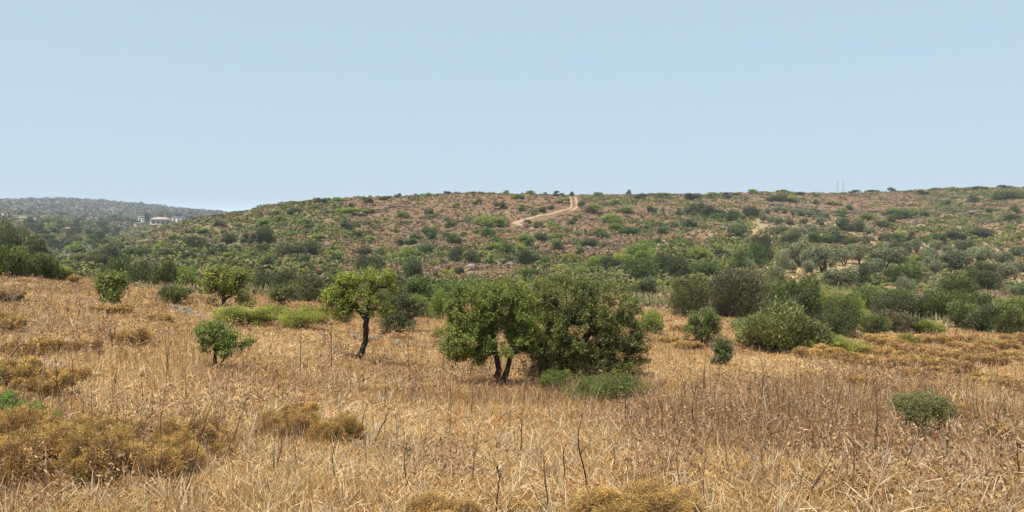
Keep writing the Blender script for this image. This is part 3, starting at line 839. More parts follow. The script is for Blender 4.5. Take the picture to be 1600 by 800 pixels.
# C right half
tree_px("tree", "broad dense thorny tree with tangled dark limbs forming the mast side of the big thicket", "tree", 882, 600,
        [[(0, 0, -6), (2, 0, 30), (0, 0, 75), (5, 0, 120)], [(-12, 4, -6), (-30, 4, 40), (-40, 0, 90)], [(6, 3, -6), (22, 3, 45), (42, 0, 85), (62, 0, 120)]],
        [(0, 5, 130, 55, 50, 38, 1.4), (62, 0, 118, 55, 50, 40, 1.4), (-42, 0, 105, 38, 40, 48, 1.0), (90, -5, 80, 42, 40, 32, 0.9), (25, -18, 85, 60, 35, 38, 1.1), (-20, -8, 55, 40, 30, 26, 0.4), (75, -10, 42, 48, 32, 24, 0.6), (116, 0, 48, 14, 14, 16, 0.15), (15, 5, 42, 70, 30, 34, 1.1), (-10, -12, 22, 50, 28, 24, 0.7), (66, -8, 22, 50, 30, 22, 0.8), (-48, 0, 30, 22, 22, 28, 0.35)],
        n_clump=760, leaves=125000, leafsize=0.037, colour=(0.122, 0.14, 0.042), seed=3, r0=0.0055, clump_r=0.082, maxr=0.085)
# low suckers at its foot
shrub(965, 626, 92, 34, 'g', colour=(0.10, 0.125, 0.032), label="bright green leafy mound at the outer foot of the big thicket", group="undergrowth round the big thicket", depth=0.7)
shrub(915, 624, 104, 28, 'g', colour=(0.11, 0.135, 0.036), label="low bright green undergrowth mound at the foot of the big thicket", group="undergrowth round the big thicket", wide=1.05, depth=0.6)
shrub(868, 612, 60, 34, 'r', label="dark green sucker growth between the trunks of the big thicket", group="undergrowth round the big thicket", depth=0.7)
shrub(978, 618, 44, 32, 'm', label="pale feathery sprig at the outer foot of the big thicket", group="undergrowth round the big thicket")
# D crooked little tree
tree_px("tree", "crooked little multi-stemmed tree standing alone in the straw meadow", "tree", 338, 578,
        [[(-2, 0, -4), (-1, 0, 20), (-4, 0, 45), (-10, 0, 60)], [(1, 1, -4), (12, 1, 18), (22, 0, 36)], [(0, 0, 18), (6, 0, 45)]],
        [(-14, 0, 55, 15, 16, 20, 1.0), (8, 0, 50, 18, 16, 18, 0.9), (22, 0, 34, 16, 14, 18, 0.7), (42, 0, 45, 14, 12, 12, 0.3), (-18, 0, 36, 8, 10, 12, 0.2)],
        n_clump=80, leaves=7000, leafsize=0.034, colour=(0.12, 0.165, 0.04), seed=4, r0=0.004, clump_r=0.055, maxr=0.035)
# E
tree_px("tree", "small spreading tree with forked black trunk and yellow-green crown above the bright bushes", "tree", 349, 481,
        [[(0, 0, -3), (1, 0, 12), (-2, 0, 28)], [(1, 0, 10), (10, 0, 18), (22, 0, 24)]],
        [(-8, 0, 45, 22, 20, 14, 1.2), (14, 0, 44, 22, 20, 14, 1.1), (-2, 0, 28, 24, 18, 9, 0.4), (36, 0, 14, 9, 9, 12, 0.15), (-20, 0, 10, 8, 7, 6, 0.08)],
        n_clump=95, leaves=10500, leafsize=0.085, colour=(0.17, 0.185, 0.045), seed=5, r0=0.0095, clump_r=0.16, maxr=0.11)
# F
tree_px("tree", "narrow light green shrubby tree just inside the meadow edge", "tree", 174, 473,
        [[(0, 0, -3), (1, 0, 14), (-3, 0, 26)], [(0, 0, 2), (6, 0, 15), (10, 0, 24)]],
        [(0, 0, 34, 19, 17, 9, 1.0), (-6, 0, 22, 16, 14, 9, 0.6), (3, 0, 9, 15, 14, 8, 0.5), (14, 0, 30, 9, 9, 8, 0.25)],
        n_clump=70, leaves=7500, leafsize=0.07, colour=(0.15, 0.18, 0.045), seed=6, r0=0.006, clump_r=0.095, maxr=0.05)
# G dead-looking conical one
tree_px("tree", "dusky conical little tree with bare dark lower branches behind the leaning tree", "tree", 624, 520,
        [[(0, 0, -3), (0, 0, 30), (-1, 0, 62)], [(1, 0, 0), (14, 0, 20), (28, 0, 30)], [(-1, 0, 0), (-14, 0, 18), (-26, 0, 24)]],
        [(0, 0, 52, 16, 14, 16, 0.7), (0, 0, 32, 30, 22, 14, 1.0), (0, 0, 14, 34, 24, 10, 0.7), (22, 0, 44, 18, 12, 10, 0.4)],
        n_clump=150, leaves=13000, leafsize=0.06, colour=(0.09, 0.105, 0.045), seed=7, r0=0.006, clump_r=0.12, maxr=0.07)
# H
tree_px("tree", "knee-high bushy little tree between the bright bushes and the dark valley shrubs", "tree", 444, 481,
        [[(0, 0, -3), (0, 0, 14), (2, 0, 24)], [(0, 0, 2), (-10, 0, 16)]],
        [(0, 0, 26, 18, 15, 8, 1.0), (-10, 0, 17, 12, 10, 7, 0.4), (12, 0, 16, 12, 10, 8, 0.4)],
        n_clump=50, leaves=5500, leafsize=0.07, colour=(0.115, 0.13, 0.05), seed=8, r0=0.008, clump_r=0.13, maxr=0.06)
# J, K
tree_px("tree", "ragged little pear tree growing in front of the grey-brown thicket", "tree", 1098, 540,
        [[(0, 0, -3), (-2, 0, 16), (2, 0, 36)], [(2, 0, 0), (10, 0, 16), (18, 0, 34)]],
        [(0, 0, 44, 22, 18, 10, 1.0), (-6, 0, 26, 22, 16, 12, 0.9), (14, 0, 30, 14, 14, 14, 0.6), (-18, 0, 10, 10, 8, 8, 0.15), (2, 0, 12, 14, 12, 8, 0.3)],
        n_clump=85, leaves=9500, leafsize=0.055, colour=(0.11, 0.14, 0.045), seed=9, r0=0.006, clump_r=0.095, maxr=0.05)
tree_px("tree", "smallest upright dull green tree at the meadow's far side before the thicket", "tree", 1128, 573,
        [[(0, 0, -3), (0, 0, 20), (0, 0, 40)]],
        [(0, 0, 34, 9, 9, 12, 0.6), (0, 0, 18, 17, 14, 14, 1.0), (-6, 0, 8, 10, 10, 6, 0.3)],
        n_clump=45, leaves=5000, leafsize=0.045, colour=(0.095, 0.115, 0.05), seed=10, r0=0.0045, clump_r=0.065, maxr=0.03)
# M big feathery bush
shrub(1226, 549, 132, 66, 'm', label="big rounded grey-green feathery bush at the meadow's edge", group="bushes along the valley floor", colour=(0.155, 0.17, 0.066), wide=1.08)
shrub(1178, 535, 60, 44, 'g', label="green side bush leaning on the big grey-green bush", group="bushes along the valley floor", colour=(0.11, 0.155, 0.05))
shrub(1308, 552, 84, 24, 'y', label="yellow-green creeping shrub spilling from under the big grey-green bush", group="bushes along the valley floor")
# P
tree_px("shrub", "lone knee-high grey-green shrub with wiry stems in the brown grass", "shrub", 1440, 690,
        [[(0, 0, -3), (-6, 0, 22), (-20, 0, 45)], [(0, 0, -3), (2, 0, 25), (4, 0, 50)], [(2, 0, -3), (14, 0, 22), (30, 0, 44)]],
        [(-18, 0, 56, 26, 24, 18, 1.0), (14, 0, 58, 28, 24, 18, 1.0), (34, 0, 44, 20, 20, 12, 0.5), (-38, 0, 54, 12, 10, 6, 0.2), (0, 0, 34, 36, 24, 14, 0.6), (8, 0, 14, 26, 18, 8, 0.25)],
        n_clump=120, leaves=8000, leafsize=0.016, colour=(0.115, 0.13, 0.05), seed=12, r0=0.0014, clump_r=0.038, bark=(0.13, 0.10, 0.08), maxr=0.008)
# I bright low bushes
for (x, y, ww, hh, lab) in [(372, 506, 74, 26, "bright yellow-green low bush under the forked black tree"), (412, 508, 56, 24, "middle bright green low bush in the row before the valley shrubs"),
                            (465, 512, 62, 26, "vivid lime green low bush in the row, next to the straw"), (490, 505, 50, 30, "bright green low bush ending the row towards the leaning tree"), (435, 494, 44, 18, "dull green low bush behind the vivid lime one")]:
    shrub(x, y, ww, hh, 'y', label=lab, group="bright low bushes in the meadow", wide=1.1)
for (x, y, ww, hh, lab) in [(8, 650, 34, 20, "fresh green leafy sprig at the frame edge above the golden cushions"), (38, 660, 36, 20, "fresh green leafy patch among the golden cushions"), (56, 668, 26, 18, "bright green weed on top of the golden cushions"), (82, 672, 30, 16, "small green weed ending the fresh green line"), (112, 668, 12, 8, "tiny green sprout beyond the fresh green line")]:
    shrub(x, y, ww * 1.2, hh * 1.7, 'g', label=lab, group="fresh green weeds among the cushions", colour=(0.13, 0.24, 0.05), name="weed", cat="weed")

# ------------------------------------------------------------------ golden cushions
GOLD = (0.46, 0.295, 0.10); BROWN = (0.17, 0.10, 0.065); TAN = (0.42, 0.255, 0.105)
CUSH_AT = []
CUSH = [(60, 740, 170, 90), (150, 745, 130, 95), (250, 735, 120, 70), (20, 700, 110, 80), (100, 700, 110, 60), (190, 690, 90, 50), (290, 700, 110, 60), (-10, 770, 90, 60), (345, 700, 70, 40),
        (450, 682, 96, 52), (530, 690, 84, 52), (1003, 822, 190, 76), (950, 812, 80, 40), (685, 815, 120, 50), (835, 806, 80, 26),
        (205, 540, 54, 28), (60, 555, 70, 30), (120, 552, 60, 24), (30, 600, 90, 44), (70, 620, 80, 40), (20, 640, 70, 40), (10, 520, 60, 30), (14, 470, 50, 20), (175, 488, 60, 14), (250, 503, 44, 14), (110, 440, 34, 12),
        (30, 560, 60, 34), (100, 600, 60, 30), (148, 672, 60, 34),
        (1285, 560, 70, 22), (1330, 568, 60, 20), (1390, 575, 80, 24), (1440, 572, 70, 20), (1480, 585, 70, 24), (1540, 572, 70, 22), (1590, 566, 60, 20), (1370, 555, 60, 16), (1420, 550, 60, 16), (1470, 560, 60, 18),
        (1515, 552, 60, 18), (1560, 545, 60, 16), (1595, 540, 50, 20), (1380, 540, 50, 18), (1465, 538, 44, 16), (1510, 536, 40, 14), (1425, 590, 60, 16), (1075, 545, 44, 14), (1060, 520, 40, 14), (1045, 535, 30, 10),
        (1495, 660, 60, 30), (1575, 690, 70, 36), (1510, 645, 40, 20), (628, 532, 36, 14), (505, 495, 30, 12), (1350, 600, 50, 16), (1545, 600, 60, 20), (1590, 610, 50, 20), (470, 650, 50, 30), (700, 520, 30, 12), (340, 715, 50, 30)]
for i, (x, y, ww, hh) in enumerate(CUSH):
    p = ground(x, y); s = frame_scale(p)
    fol, tw = rnd.choice(PROTO['cushion_near'] if (ww > 80 and y > 640) else PROTO['cushion'])
    root = bpy.data.objects.new("cushion_shrub", None); COL.objects.link(root)
    tag(root, None, "cushion shrub", "thorny golden cushion shrubs")
    root.location = p - Vector((0, 0, 0.03)); root.rotation_euler = (0, 0, rnd.random() * 6.28); root.scale = (ww * s * 1.2, ww * s * 0.95, hh * s * (1.3 if y > 790 else 1.25 if y > 620 else 1.4))
    CUSH_AT.append((p.x, p.y, ww * s * 0.52))
    c = jit(GOLD if (y > 620 or x < 300 or rnd.random() < 0.45) else TAN, 0.15, 0.03)
    link("foliage", fol, root, color=c); link("twigs", tw, root, color=jit(BROWN))
    later(root, f"{'broad' if ww > 75 else 'small' if ww < 45 else 'rounded'} golden-brown thorny cushion", x, y - hh / 2)
root_names = {}

# ------------------------------------------------------------------ dry stalks
STALKS = [(268, 795, 335, 626, 1, "long dark leaning stalk rising from in front of the golden cushions"), (345, 720, 398, 605, 1, None), (60, 637, 76, 560, 2, "pale bent dry stalk beside the fresh green weeds"), (60, 575, 100, 545, 2, None), (97, 640, 92, 560, 1, None), (112, 620, 122, 540, 1, None),
          (780, 805, 778, 722, 3, "short dark hook-topped stalk standing up close to the viewer"), (918, 768, 907, 650, 1, None), (874, 758, 884, 690, 1, None), (955, 757, 955, 690, 1, None), (1134, 742, 1131, 648, 1, None), (1156, 775, 1186, 610, 2, "tall grey two-branched stalk against the brown grass"),
          (1192, 752, 1190, 620, 1, None), (1256, 795, 1290, 694, 1, None), (1323, 780, 1326, 668, 1, None), (1352, 788, 1404, 655, 2, "half dark half bleached leaning stalk before the lone green shrub"), (1366, 722, 1364, 600, 1, None), (1294, 765, 1322, 650, 2, None),
          (1337, 735, 1347, 705, 1, None), (1500, 765, 1542, 735, 2, None), (1562, 805, 1603, 738, 2, None), (1592, 750, 1594, 700, 3, None), (566, 705, 575, 635, 1, None), (582, 700, 608, 640, 1, None), (738, 650, 744, 600, 1, None), (923, 640, 941, 598, 2, "thin bleached stick leaning before the dark foot of the thicket"), (885, 640, 900, 600, 2, None),
          (962, 640, 968, 596, 1, None), (976, 665, 978, 600, 1, None), (-4, 597, 85, 438, 2, "longest pale stalk slanting across the frame edge"), (4, 575, 50, 490, 1, None), (152, 570, 176, 505, 1, None), (172, 553, 174, 500, 1, None), (120, 500, 127, 470, 1, None), (1555, 720, 1556, 620, 1, None), (1416, 735, 1418, 690, 1, None),
          (1098, 620, 1101, 560, 1, None), (1065, 640, 1064, 590, 1, None), (1185, 640, 1187, 560, 1, None), (470, 590, 472, 500, 1, None), (518, 575, 520, 510, 1, None), (642, 600, 640, 520, 1, None), (690, 600, 692, 540, 1, None), (1300, 690, 1303, 610, 1, None), (452, 690, 450, 640, 1, None), (148, 765, 150, 700, 1, None),
          (600, 640, 602, 590, 1, None), (700, 690, 704, 600, 1, None), (812, 720, 816, 640, 1, None), (1030, 700, 1028, 630, 1, None), (1085, 690, 1090, 600, 1, None), (1232, 700, 1236, 620, 1, None), (1480, 720, 1484, 640, 1, None), (1530, 700, 1526, 620, 1, None), (430, 740, 436, 680, 1, None), (520, 760, 526, 690, 1, None), (640, 770, 634, 700, 1, None), (740, 760, 748, 670, 1, None), (855, 800, 850, 720, 1, None), (1060, 790, 1066, 700, 1, None), (1110, 800, 1108, 720, 1, None), (220, 640, 226, 580, 1, None), (180, 620, 186, 560, 1, None), (260, 600, 262, 540, 1, None)]
gs = np.random.default_rng(77)
for (x0, y0, x1, y1, kind, lab) in STALKS:
    p = ground(x0, y0); s = frame_scale(p)
    q = np.array([(x1 - x0) * s, gs.normal() * 0.05, (y0 - y1) * s * 1.02])
    L = np.linalg.norm(q)
    T = Tubes()
    P = bend((0, 0, -0.04), q, 9, 0.035, gs)
    rb = (0.0055 if kind == 1 else 0.006) * (0.8 + 0.5 * gs.random()) * max(1, s / 0.006) ** 0.6
    T.add(P, np.linspace(rb, rb * 0.35, 9), 5)
    for j in range(rnd.randint(4, 8)):
        k = rnd.randint(3, 8); a_ = gs.random() * 6.28; ll = L * (0.06 + 0.14 * gs.random())
        v = P[k] + unit((q / L + np.array([math.cos(a_), math.sin(a_), 0.1]) * 0.7)[None])[0] * ll
        T.add(bend(P[k], v, 4, 0.06, gs), np.linspace(rb * 0.45, rb * 0.2, 4), 4)
    if kind == 3:
        T.add(bend(P[-1], P[-1] + np.array([0.015, 0, -0.02]), 5, 0.6, gs), np.full(5, rb * 0.8), 5)
    c = {1: (0.075, 0.052, 0.038), 2: (0.36, 0.29, 0.21), 3: (0.05, 0.033, 0.025)}[kind]
    if kind == 1 and rnd.random() < 0.4: c = (0.17, 0.11, 0.07)
    o = link("dry_stalk", T.mesh("dry_stalk"), color=jit(c)); o.location = p
    tag(o, lab, "stalk", "dry stalks standing in the grass")
    if not lab: later(o, ("tall " if y0 - y1 > 85 else "short ") + ("bleached" if kind == 2 else "dark") + " dry stalk", x0, y0 - 20)

# ------------------------------------------------------------------ stones
def stone_mesh(seed):
    import bmesh
    bm = bmesh.new(); bmesh.ops.create_icosphere(bm, subdivisions=2, radius=0.5)
    g = random.Random(seed)
    pl = [(Vector((g.gauss(0, 1), g.gauss(0, 1), g.gauss(0, 1))).normalized(), g.uniform(0.26, 0.42)) for _ in range(9)]
    for v in bm.verts:
        for n_, d_ in pl:
            k = v.co.dot(n_) - d_
            if k > 0: v.co -= n_ * k * 0.9
        v.co *= 1 + g.uniform(-0.03, 0.03)
    me = bpy.data.meshes.new("stone"); bm.to_mesh(me); bm.free(); me.materials.append(M_STONE)
    return me
ROCKS = [stone_mesh(k) for k in range(6)]
SPOTS = [(243, 469, 10, 6), (251, 468, 8, 5), (264, 476, 9, 5), (268, 481, 10, 6), (276, 483, 12, 7), (284, 485, 11, 6), (290, 488, 12, 8), (296, 489, 9, 6), (300, 492, 10, 5), (306, 492, 8, 5), (310, 496, 9, 4), (317, 495, 8, 4), (279, 489, 8, 5), (272, 486, 8, 5), (288, 492, 10, 6), (258, 473, 7, 4), (295, 494, 7, 4),
         (550, 529, 9, 6), (556, 530, 11, 7), (579, 531, 13, 6), (588, 532, 12, 6), (594, 529, 8, 5), (621, 538, 10, 8), (628, 543, 9, 5), (655, 543, 10, 4), (457, 474, 9, 4),
         (736, 419, 14, 9), (775, 413, 12, 7), (797, 415, 16, 8), (968, 432, 16, 10), (1026, 433, 12, 12), (873, 416, 18, 5), (1572, 454, 16, 6), (1581, 452, 12, 5), (1520, 333, 14, 5), (850, 421, 12, 4), (920, 390, 10, 5), (1043, 384, 14, 5), (1035, 379, 10, 4), (955, 396, 10, 5), (735, 431, 14, 10)]
for (x, y, ww, hh) in SPOTS:
    p = ground(x, y); s = frame_scale(p)
    o = link("stone", rnd.choice(ROCKS)); o.location = p + Vector((0, 0, hh * s * 0.32)); o.rotation_euler = (0, 0, rnd.random() * 6.28)
    o.scale = (ww * s * 1.35, ww * s * 1.05, hh * s * 1.7) if y > 460 else (ww * s, ww * s * 0.9, hh * s * 0.9)
    if y < 500 and x < 330: CUSH_AT.append((p.x, p.y, ww * s * 0.9))
    tag(o, None, "stone", "pale field stones")
    later(o, f"{'broad' if ww > 11 else 'small'} pale grey field stone", x, y)

# terrace walls: courses of rough stones following the slope
def wall(label, pts, height, width, mat, step=None):
    P = [ground(x, y) for x, y in pts]
    path = []
    for a_, b_ in zip(P[:-1], P[1:]):
        n = max(2, int((b_ - a_).length / (width * 0.9)))
        for k in range(n):
            q = a_.lerp(b_, k / n); path.append((q.x, q.y, float(H(q.x, q.y))))
    Vs = []; Fs = []; n0 = 0
    for (x, y, z) in path:
        if float(fbm(np.array([x / 2.5]), np.array([y / 2.5]), 33)[0]) < 0.42: continue
        z -= rnd.uniform(0, height * 0.35)
        for lev in range(3):
            sx, sy, sz = width * rnd.uniform(0.5, 0.75), width * rnd.uniform(0.4, 0.6), height / 3 * rnd.uniform(0.5, 0.68)
            cx, cy, cz = x + rnd.uniform(-.1, .1), y + rnd.uniform(-.08, .08), z + height / 3 * (lev + 0.35)
            for k in range(8):
                s0, s1, s2 = (k & 1) * 2 - 1, ((k >> 1) & 1) * 2 - 1, (k >> 2) * 2 - 1
                Vs.append((cx + s0 * sx * rnd.uniform(.7, 1), cy + s1 * sy * rnd.uniform(.7, 1), cz + s2 * sz * rnd.uniform(.75, 1)))
            for f in ((0, 2, 3, 1), (4, 5, 7, 6), (0, 1, 5, 4), (2, 6, 7, 3), (0, 4, 6, 2), (1, 3, 7, 5)):
                Fs.append([n0 + i for i in f])
            n0 += 8
    o = link("stone_wall", mesh_np("stone_wall", np.array(Vs), np.array(Fs), 4, mat=mat))
    tag(o, label, "stone wall", "old dry stone walls on the slopes")
wall("long dark terrace wall crossing the upper hill below the skyline", [(522, 329), (548, 330), (580, 329), (610, 326), (640, 325), (666, 326)], 0.5, 0.5, M_STONE_D)
wall("pale straight wall running downhill beside the top of the dirt track", [(903, 306), (906, 312), (911, 320)], 0.6, 0.5, M_STONE)
wall("dark slanting wall on the hillside between the track and the olive slope", [(940, 336), (965, 342), (990, 346), (1020, 351), (1045, 354)], 0.45, 0.5, M_STONE_D)
wall("brown terrace wall above the far olive rows", [(1203, 322), (1230, 325), (1256, 328), (1280, 331)], 1.1, 0.8, M_STONE_D)
wall("low grey wall line near the foot of the hill below the pale rock slab", [(745, 431), (765, 432), (790, 434), (800, 435)], 0.3, 0.4, M_STONE_D)
wall("reddish ruined terrace wall on the far slope away from the olives", [(1460, 327), (1490, 331), (1520, 332), (1555, 331)], 0.5, 0.7, M_STONE_D)
wall("short grey-brown wall behind the dark tree in the olive terraces", [(1330, 334), (1350, 334), (1375, 332)], 1.0, 0.8, M_STONE_D)

# ------------------------------------------------------------------ dirt track
def strip(name, pts, w_px, mat, lift=0.06, kind="structure"):
    P = [ground(x, y) for x, y in pts]
    Q = []
    for i, (a_, b_) in enumerate(zip(P[:-1], P[1:])):
        n = max(3, int((b_ - a_).length / 0.8))
        for k in range(n):
            t_ = k / n; q = a_.lerp(b_, t_); wd = w_px[i] + (w_px[i + 1] - w_px[i]) * t_
            Q.append((q.x, q.y, wd))
    Q = np.array(Q)
    for _ in range(6):
        Q[1:-1, :2] = (Q[:-2, :2] + Q[2:, :2] + 2 * Q[1:-1, :2]) / 4
    T = unit(np.gradient(Q[:, :2], axis=0)); Nn = np.stack([-T[:, 1], T[:, 0]], -1)
    wob = 0.85 + 0.4 * fbm(Q[:, 0] / 2, Q[:, 1] / 2, 61)
    m = 7; Vv = []
    for j in range(m):
        u = j / (m - 1) * 2 - 1
        xy = Q[:, :2] + Nn * (u * Q[:, 2] / 2 * wob)[:, None]
        Vv.append(np.column_stack([xy, H(xy[:, 0], xy[:, 1]) + lift - 0.05 * abs(u)]))
    Vv = np.stack(Vv, 1); n = len(Q)
    i, j = np.meshgrid(np.arange(n - 1), np.arange(m - 1), indexing='ij')
    F = np.stack([i * m + j, i * m + j + 1, (i + 1) * m + j + 1, (i + 1) * m + j], -1).reshape(-1, 4)
    o = link(name, mesh_np(name, Vv.reshape(-1, 3), F, 4, mat=mat, smooth_s=True)); tag(o, kind=kind)
strip("dirt_track", [(891, 308), (893, 316), (893, 324), (886, 328), (870, 332), (850, 336), (830, 341), (812, 345), (803, 350)], [0.55, 0.55, 0.65, 0.8, 1.0, 1.1, 1.4, 2.0, 1.8], M_TRACK)
strip("dirt_track", [(899, 308), (901, 316), (902, 323), (897, 328), (888, 331)], [0.8, 0.8, 0.8, 0.9, 0.6], M_TRACK, 0.075)
strip("dirt_track", [(803, 349), (822, 354), (835, 360), (850, 364), (868, 367)], [2.0, 1.1, 0.7, 0.9, 0.4], M_TRACK, 0.075)

# ------------------------------------------------------------------ village
def box(bmv, x0, x1, y0, y1, z0, z1):
    Vs, Fs = bmv; n = len(Vs)
    Vs += [(x, y, z) for z in (z0, z1) for y in (y0, y1) for x in (x0, x1)]
    Fs += [[n + i for i in f] for f in ((0, 2, 3, 1), (4, 5, 7, 6), (0, 1, 5, 4), (2, 6, 7, 3), (0, 4, 6, 2), (1, 3, 7, 5))]
def bobj(name, bmv, mat, parent=None):
    return link(name, mesh_np(name, np.array(bmv[0], float), np.array(bmv[1]), 4, mat=mat), parent)
def house(label, px, py, wpx, hpx, mat, roof=None, nwin=3, dist=None, dep=0.8):
    q = ground_far(px, py, dist); x, y, z = q; s = frame_scale(q)
    W, Hh = wpx * s, hpx * s * 1.15
    root = bpy.data.objects.new("house", None); COL.objects.link(root); tag(root, label, "house", "village houses in the far valley")
    root.location = (x, y, z); root.rotation_euler = (0, 0, -math.atan2(x, y) * 0.8 + 0.15)
    b = ([], []); box(b, -W / 2, W / 2, 0, W * dep, -6, Hh); bobj("wall", b, mat, root)
    if roof:
        b = ([], []); Vs, Fs = b
        e = 0.4
        Vs += [(-W/2-e, -e, Hh), (W/2+e, -e, Hh), (W/2+e, W*dep+e, Hh), (-W/2-e, W*dep+e, Hh), (-W/4, W*dep/2, Hh+1.6), (W/4, W*dep/2, Hh+1.6)]
        me = bpy.data.meshes.new("roof"); me.from_pydata(Vs, [], [(0, 1, 5, 4), (2, 3, 4, 5), (1, 2, 5), (3, 0, 4), (3, 2, 1, 0)]); me.materials.append(roof)
        link("roof", me, root)
    else:
        b = ([], []); box(b, -W / 2 - 0.15, W / 2 + 0.15, -0.15, W * dep + 0.15, Hh + 0.003, Hh + 0.35); bobj("roof", b, mat, root)
    for k in range(nwin):
        cx = -W / 2 + W * (k + 0.5) / nwin
        b = ([], []); box(b, cx - 0.6, cx + 0.6, -0.06, 0.02, Hh * 0.35, Hh * 0.35 + min(1.5, Hh * 0.4)); bobj("window", b, M_WIN, root)
    return root
house("two-storey white house beside the tall dark cypress", 223, 347, 12, 7, M_WHITE, None, 3, 680)
house("small white cube house partly hidden before the white two-storey one", 212, 342, 6, 3, M_WHITE, None, 1, 760)
house("wide cream house with hipped roof beside the dark cypress", 251, 352, 28, 8, M_CREAM, M_ROOF, 4, 640, 0.5)
house("low pale outbuilding below the white two-storey house", 219, 353, 16, 4, M_CREAM, None, 2, 620, 0.5)
house("grey-white flat house at the mast end of the village", 279, 348, 18, 7, M_WHITE, None, 3, 660, 0.5)
house("long low grey shed above the ochre field", 186, 353, 12, 4, M_STONE, None, 2, 560, 0.6)
house("pale flat-roofed house half hidden by the hill's flank", 333, 341, 16, 5, M_WHITE, None, 2, 900, 0.5)
house("distant white house at the very foot of the far ridge", 349, 339, 12, 5, M_WHITE, None, 2, 960, 0.5)
house("low pale building dipping behind the low end of the ridge", 316, 342, 12, 4, M_CREAM, None, 2, 880, 0.5)
house("long low pale farm building on the wooded slope", 36, 340, 36, 4.5, M_CREAM, None, 0, 430, 0.25)
house("small cream farmhouse above the long low building", 4, 333, 13, 6, M_CREAM, None, 2, 460, 0.7)
house("low pale rooftop showing among the slope trees", 104, 340, 17, 3, M_CREAM, None, 3, 600, 0.4)
house("tiny white chapel on the far hillside", 189, 332, 3, 3, M_WHITE, None, 1, 1150, 1.0)
def far_tree(label, px, py, w_, h_, dist, typ='x'):
    q = ground_far(px, py, dist)
    shrub(px, py, w_, h_, typ, label=label, group="village trees", spiky=False, pos=q, name="village_tree", cat="tree")
far_tree("tall dark cypress-like tree beside the white two-storey house", 231, 349, 11, 17, 655)
far_tree("round dark tree before the white two-storey house", 212, 352, 14, 10, 610)
far_tree("tall dark pine behind the wide cream house", 253, 343, 12, 10, 720)
far_tree("umbrella-shaped dark pine behind the wide cream house", 265, 342, 12, 10, 720)
far_tree("flat-crowned pine ending the pine row", 269, 341, 9, 6, 725)
far_tree("dark tree between the flat house and the hill flank", 284, 344, 11, 7, 760)
far_tree("bluish bushy tree past the flat house", 300, 346, 10, 10, 700)
far_tree("dark tree before the pale flat-roofed house", 343, 341, 7, 5, 850)
far_tree("thin cypress in front of the cream house", 252.5, 352, 2, 5, 600)
far_tree("dark round tree at the corner of the long farm building", 14, 340, 10, 7, 420)
far_tree("dark tree on the slope above the ochre patch", 93, 344, 12, 8, 520)
far_tree("spreading dark tree between the shed and the cream field", 184, 362, 11, 7, 520)
far_tree("lone umbrella tree on the far hill's skyline", 185, 318, 5, 3, 1490)
far_tree("dark clump of trees on the far hill's summit", 121, 314, 9, 4, 1495)
far_tree("second dark clump on the far hill's summit towards the masts", 135, 314, 6, 4, 1495)
far_tree("small dark clump on the far skyline near the frame edge", 36, 318, 7, 4, 1490)

# twin masts beyond the ridge
for (px, top, lab) in ((1308.3, 284, "darker of two lattice masts, with a cross-arm halfway up"), (1317, 283.5, "paler of two thin lattice masts beyond the ridge")):
    dist = 900
    dx, dy, dz = ray(px, 300); hyp = math.hypot(dx, dy); x, y = dx / hyp * dist, dy / hyp * dist
    zb = float(H(x, y)); zt = CAMZ + dist * ray(px, top)[2] / math.hypot(*ray(px, top)[:2])
    T = Tubes(); hh = zt - zb; wd = 0.75
    legs = [(wd * math.cos(k * 2.094), wd * math.sin(k * 2.094)) for k in range(3)]
    for lx, ly in legs: T.add([(lx, ly, 0), (lx * 0.8, ly * 0.8, hh * .5), (lx * 0.35, ly * 0.35, hh)], [0.13, 0.12, 0.1], 4)
    n = 26
    for k in range(n):
        z0, z1 = hh * k / n, hh * (k + 1) / n; f0, f1 = 1 - 0.65 * k / n, 1 - 0.65 * (k + 1) / n
        for j in range(3):
            a_, b_ = legs[j], legs[(j + 1) % 3]
            T.add([(a_[0] * f0, a_[1] * f0, z0), ((a_[0] * f0 + b_[0] * f1) / 2, (a_[1] * f0 + b_[1] * f1) / 2, (z0 + z1) / 2), (b_[0] * f1, b_[1] * f1, z1)], [0.05] * 3, 3)
    root = bpy.data.objects.new("radio_mast", None); COL.objects.link(root); root.location = (x, y, zb); tag(root, lab, "mast", "radio masts on the ridge")
    link("lattice", T.mesh("lattice", M_MAST, False), root)
    T = Tubes(); T.add([(0, 0, hh - 0.2), (0, 0, hh + 1.2), (0, 0, hh + 2.6)], [0.09, 0.07, 0.04], 5)
    link("aerial", T.mesh("aerial", M_MAST, False), root)

